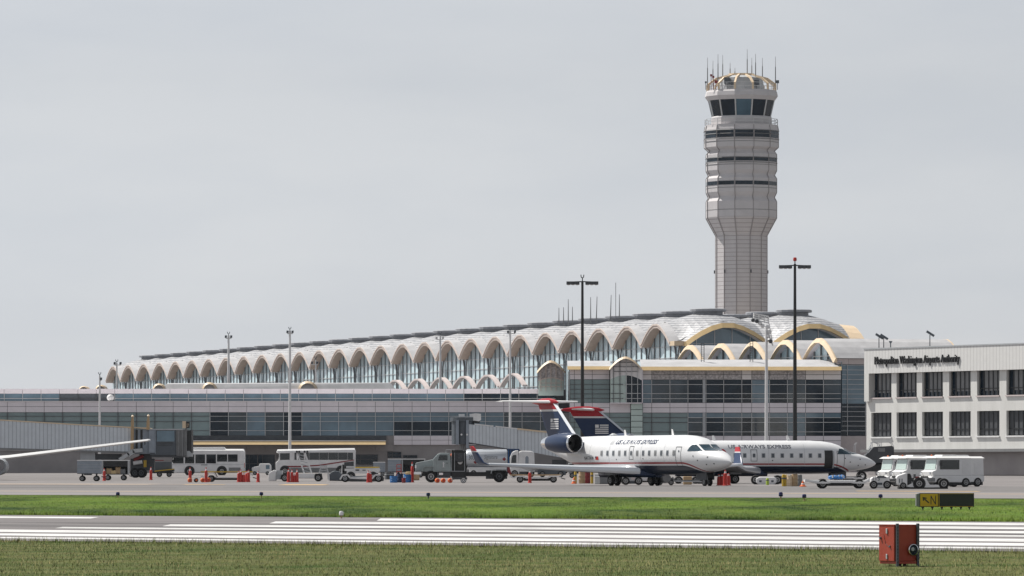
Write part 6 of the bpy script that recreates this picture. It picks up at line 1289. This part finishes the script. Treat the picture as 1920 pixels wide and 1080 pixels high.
# access ladders on the gate building roof
for px, yt, yb in ((1317.5, 644, 684), (1409, 640, 684)):
    Y = 754.0; t = thing('roof_ladder', 'dark access ladder rising from the gate building roof ' + ('near the last canopy' if px < 1400 else 'beside the white floodlight pole'), 'ladder', (X(px, Y), Y, Z(yb, Y)), 0, 'dark roof ladders')
    b = MB(); h = Z(yt, Y) - Z(yb, Y)
    for q in (-.2, .2): b.bar((q, 0, 0), (q, 0, h), .09)
    b.build('stringer', 'grey_dark', t); b = MB(); [b.bar((-.2, 0, h * k / 10), (.2, 0, h * k / 10), .04) for k in range(1, 11)]; b.build('rung', 'grey_dark', t)
# floodlights on the office roof
def roof_flood(label, px, yt, u_back):
    u = mu(px); base = MO + MD * u - MN * .0 + Vector((0, 0, zs['top'] + .1)) - MN * u_back; Y = base.y; px2 = px
    t = thing('roof_floodlight', label, 'floodlight', tuple(base), 0, 'floodlights on the office roof'); h = Z(yt, Y) - base.z
    b = MB(); b.cyl((0, 0, 0), (0, 0, h), .06, .05, 6); b.build('post', 'grey_dark', t)
    b = MB(); b.hexa([(-.42, -.25, h + .30), (.40, -.25, h - .22), (.40, .25, h - .22), (-.42, .25, h + .30), (-.30, -.25, h + .50), (.52, -.25, h - .02), (.52, .25, h - .02), (-.30, .25, h + .50)]); b.build('lamp', 'slate', t)
roof_flood('dark floodlight at the left corner of the office roof', 1639, 633, .4); roof_flood('floodlight just right of the corner one on the office roof', 1646.5, 634, .5); roof_flood('floodlight alone above the lettering on the office roof', 1733, 628, .5)
u = mu(1658); p = MO + MD * u - MN * .6 + Vector((0, 0, zs['top'] + .1)); t = thing('roof_vent', 'small dark vent pipe on the office roof', 'vent', tuple(p)); b = MB(); b.cyl((0, 0, 0), (0, 0, .6), .06); b.build('pipe', 'slate', t); b = MB(); b.lathe([(.08, .55), (.2, .72), (.2, .78), (.02, .8)], 10); b.build('cap', 'slate', t)
# taxiway sign
p = at(1757, 955); k = p.y / F; st = thing('taxiway_sign', 'yellow taxiway sign with a black arrow and letter N, black panel beside it', 'sign', tuple(p), R(4))
xx = lambda px: (px - 1757) * k
zz = lambda py: (955 - py) * k
b = MB(); b.box(xx(1723), xx(1826), -.11, .11, zz(950.5), zz(924.5)); hs_ = b.build('housing', 'black', st)
b = MB(); b.hexa([(xx(1717), -.10, zz(948.5)), (xx(1723), -.12, zz(950.5)), (xx(1723), .12, zz(950.5)), (xx(1717), .10, zz(948.5)), (xx(1717), -.10, zz(926.5)), (xx(1723), -.12, zz(924.5)), (xx(1723), .12, zz(924.5)), (xx(1717), .10, zz(926.5))]); b.build('end_cap', 'grey', st)
mat('sign_yellow', (.62, .37, .012), .45, var=.05)
b = MB(); b.box(xx(1724.2), xx(1757.5), -.12, -.11, zz(949.3), zz(925.8)); fa = b.build('direction_panel', 'sign_yellow', st)
b = MB(); b.box(xx(1761), xx(1824), -.12, -.11, zz(949.3), zz(925.8)); lp = b.build('location_panel', 'black', st); b = MB()
for x0, x1, y0, y1 in ((1759.2, 1824.5, 925.2, 926), (1759.2, 1824.5, 949.2, 950), (1759.2, 1760.2, 926, 949.2)): b.box(xx(x0), xx(x1), -.125, -.11, zz(y1), zz(y0))
b.build('panel_border', 'sign_yellow', lp)
b = MB(); y = -.124
b.poly([(xx(1741.4), y, zz(942)), (xx(1740), y, zz(943.8)), (xx(1731), y, zz(936)), (xx(1732.4), y, zz(934.2))]); b.poly([(xx(1728.7), y, zz(931.7)), (xx(1729.2), y, zz(939.2)), (xx(1731.4), y, zz(938.6)), (xx(1731), y, zz(933.8))]); b.poly([(xx(1728.7), y - .001, zz(931.7)), (xx(1736.7), y - .001, zz(933.2)), (xx(1736), y - .001, zz(935.2)), (xx(1730), y - .001, zz(934.2))]); b.build('arrow', 'black', fa, fix=False)
lettering('letter', 'N', .22, lambda x, y: (xx(1742.6) + x * 1.3, -.124, zz(945.8) + y * 1.95), 'black', fa)
b = MB()
for px in (1730, 1748, 1766, 1784, 1802, 1818): b.cyl((xx(px), 0, -.1), (xx(px), 0, zz(950.5)), .025); b.cyl((xx(px), 0, zz(952.6)), (xx(px), 0, zz(950.5)), .045)
b.build('leg', 'slate', st)
# red equipment box
p = at(1685, 1061); k = p.y / F; bxx = thing('equipment_box', 'red metal equipment box on slotted posts with a round lens, in the near grass', 'equipment box', tuple(p), R(28))
W_, D_, zb_, zt2 = .50, .50, 9 * k, 76 * k
mat('box_red', (.34, .045, .022), .55, var=.10, scale=4); mat('steel_grey', (.10, .11, .13), .45, metal=.4, var=.2, scale=8)
b = MB(); b.box(-W_ / 2, W_ / 2, -D_ / 2, D_ / 2, zb_, zt2); bo = b.build('housing', 'box_red', bxx); bevel(bo, .008, 1)
b = MB(); b.box(-W_ / 2 + .02, W_ / 2 - .06, -D_ / 2 - .03, D_ / 2, zb_ - .045, zb_ - .002); b.build('base_tray', 'box_red', bxx)
b = MB(); b.box(-W_ / 2 - .008, W_ / 2 + .008, -D_ / 2 - .010, D_ / 2 + .01, zt2 + .001, zt2 + .012); b.build('lid', 'box_red', bo)
for x in (-W_ / 2 + .045, W_ / 2 - .035):
    b = MB(); b.box(x - .022, x + .022, -D_ / 2 - .05, -D_ / 2 - .012, -.12, zt2 + .035); po = b.build('slotted_post', 'steel_grey', bxx); b = MB()
    for q in range(12): zq = .06 + q * .055; b.box(x - .008, x + .008, -D_ / 2 - .053, -D_ / 2 - .049, zq, zq + .022)
    b.build('slot', 'black', po)
b = MB(); c = (W_ / 2 - .135, 0, zb_ + .20); b.lathe([(.092, -D_ / 2 + .0), (.100, -D_ / 2 - .02), (.100, -D_ / 2 - .055), (.088, -D_ / 2 - .06), (.084, -D_ / 2 - .03)], 28, c, 'y', caps=False); rg = b.build('lens_ring', 'chrome', bxx, smooth=True); b = MB(); b.lathe([(.086, -D_ / 2 - .03), (.06, -D_ / 2 - .045), (.005, -D_ / 2 - .052)], 24, c, 'y', caps=False); b.build('lens', 'glass_dark', rg, smooth=True); b = MB(); b.lathe([(.035, -D_ / 2 - .05), (.028, -D_ / 2 - .06), (.005, -D_ / 2 - .06)], 14, (c[0] - .015, 0, c[2] + .01), 'y', caps=False); b.build('lens_core', 'grey_light', rg)
for zq in (zb_ + .08, zt2 - .10):
    b = MB(); b.box(-W_ / 2 - .018, -W_ / 2 - .001, -.045, .0, zq - .045, zq + .045); bevel(b.build('latch', 'grey_light', bo), .006, 1)
b = MB(); b.lathe([(.02, -W_ / 2 - .03), (.022, -W_ / 2 - .001)], 10, (0, .18, zt2 - .22), 'x'); b.build('knob', 'slate', bo); b = MB(); b.lathe([(.018, -W_ / 2 - .02), (.018, -W_ / 2 - .001)], 10, (0, -.12, zb_ + .26), 'x'); b.build('keyhole', 'slate', bo)
b = MB(); b.tube([(-W_ / 2 - .006, .08, zt2 - .16), (-W_ / 2 - .006, .02, zb_ + .3), (-W_ / 2 - .006, -.1, zb_ + .24)], .003, 5); b.build('cord', 'black', bo)
b = MB(); b.cyl((-.06, -.1, -.1), (-.06, -.1, zb_ - .04), .03); b.cyl((.12, .0, -.1), (.12, .0, zb_ - .04), .03); b.cyl((-.06, -.1, zb_ - .1), (-.06, -.1, zb_ - .045), .05); b.build('leg', 'black', bxx)
# edge lights
def edge_light(label, px, py, m, h=.36, r=.09, group='blue taxiway edge lights', lens=None):
    p = at(px, py); b = MB(); b.cyl((0, 0, -.05), (0, 0, h * .45), r * .35, n=8); t = b.build('edge_light', 'slate' if m == 'navy' else 'tan')
    b = MB(); b.lathe([(r * .9, h * .42), (r, h * .5), (r, h * .85), (r * .7, h * .98), (r * .05, h)], 12); b.build('lens', lens or m, t, smooth=True); t.location = tuple(p); tag(t, label, 'edge light', group)
mat('lens_blue', (.008, .01, .09), .2, var=.05)
for px, py, lb in ((221, 933, 'blue edge light farthest left by the far grass edge'), (490, 933, 'blue edge light below the gap between the buses'), (803, 934.5, 'dark blue edge light below the fuel truck hood'), (1464, 937, 'taller of the close pair of blue edge lights'), (1508, 938, 'shorter of the close pair of blue edge lights, below the orange cone'), (1651, 938, 'blue edge light between the cone and the yellow sign')):
    edge_light(lb, px, py, 'lens_blue' if px != 803 else 'navy', .26 if px != 1464 else .33)
edge_light('white runway edge light at the far edge of the runway', 640, 972, 'white', .22, .065, 'runway edge lights')
mat('straw', (.26, .22, .10), .9, var=.2); mat('weed', (.045, .085, .018), .9, var=.25)
# grass blades in the strips next to the camera
import numpy as np
def blades(name, n, c0, c1, xr, hmin, hmax, wd, m, edge_bias=0.0, clump=0, rad=.25):
    rg = np.random.default_rng(5 + n)
    c = c0 + (c1 - c0) * rg.random(n) ** (1 - edge_bias); y = c.copy(); x = (rg.random(n) * 2 - 1) * xr * c
    if clump:
        k = rg.integers(0, n // clump, n); c = c[k] + rg.normal(0, rad * 1.5, n); x = x[k] + rg.normal(0, rad, n)
    y = c - x * TT
    cc = np.array([a for a, _ in PROF]); gg = np.array([b_ for _, b_ in PROF]); zg = CZ + np.interp(c, cc, gg) - .02
    h = hmin + (hmax - hmin) * rg.random(n) ** 2; a = rg.random(n) * 6.283; lx = np.cos(a); ly = np.sin(a); lean = h * (rg.random(n) - .5) * .9
    w_ = wd * (.6 + .8 * rg.random(n)) / 2
    v = np.zeros((n, 3, 3)); v[:, 0] = np.c_[x - lx * w_, y - ly * w_, zg]; v[:, 1] = np.c_[x + lx * w_, y + ly * w_, zg]; v[:, 2] = np.c_[x + lean * np.cos(a * 3), y + lean * np.sin(a * 3), zg + h]
    nn = np.cross(v[:, 1] - v[:, 0], v[:, 2] - v[:, 0]); fl = nn[:, 1] > 0; v[fl] = v[fl][:, [1, 0, 2]]
    me = bpy.data.meshes.new(name); me.vertices.add(n * 3); me.vertices.foreach_set('co', v.reshape(-1)); me.loops.add(n * 3); me.loops.foreach_set('vertex_index', np.arange(n * 3)); me.polygons.add(n); me.polygons.foreach_set('loop_start', np.arange(n) * 3); me.polygons.foreach_set('loop_total', np.full(n, 3)); me.update(); me.validate(); me.normals_split_custom_set_from_vertices([(0, 0, 1)] * (n * 3))
    me.materials.append(MATS[m]); o = bpy.data.objects.new(name, me); COL.objects.link(o); o['kind'] = 'stuff'; o['label'] = 'mown grass beside the runway'; return o
blades('grass_near_runway', 220000, 76, 112.7, .115, .015, .075, .010, 'grass_near')
blades('grass_far_strip', 110000, 158.2, 250, .115, .01, .06, .022, 'grass_far')
blades('grass_clumps', 9000, 78, 112, .115, .02, .10, .009, 'straw', clump=60, rad=.35); blades('grass_clumps', 12000, 80, 112, .115, .02, .09, .009, 'weed', clump=70, rad=.4); blades('grass_clumps', 10000, 159, 246, .115, .02, .09, .02, 'weed', clump=80, rad=.8)
blades('grass_edge', 14000, 158.1, 160, .115, .05, .18, .02, 'grass_far'); blades('grass_edge', 10000, 110.8, 113.1, .115, .04, .17, .012, 'grass_near')
# ------------------------------------------------------------------ thin summer haze over the field
b = MB(); b.box(-900, 900, -60, 2400, -3, 110); hz = b.build('haze', 'white'); hz['kind'] = 'stuff'; hz['label'] = 'thin summer haze over the airfield'
m = bpy.data.materials.new('haze'); m.use_nodes = True; t = m.node_tree; t.nodes.clear(); o = t.nodes.new('ShaderNodeOutputMaterial'); v = t.nodes.new('ShaderNodeVolumePrincipled')
v.inputs['Color'].default_value = (.86, .93, 1, 1); v.inputs['Density'].default_value = .000014; v.inputs['Anisotropy'].default_value = .2; t.links.new(v.outputs[0], o.inputs['Volume'])
hz.data.materials.clear(); hz.data.materials.append(m)
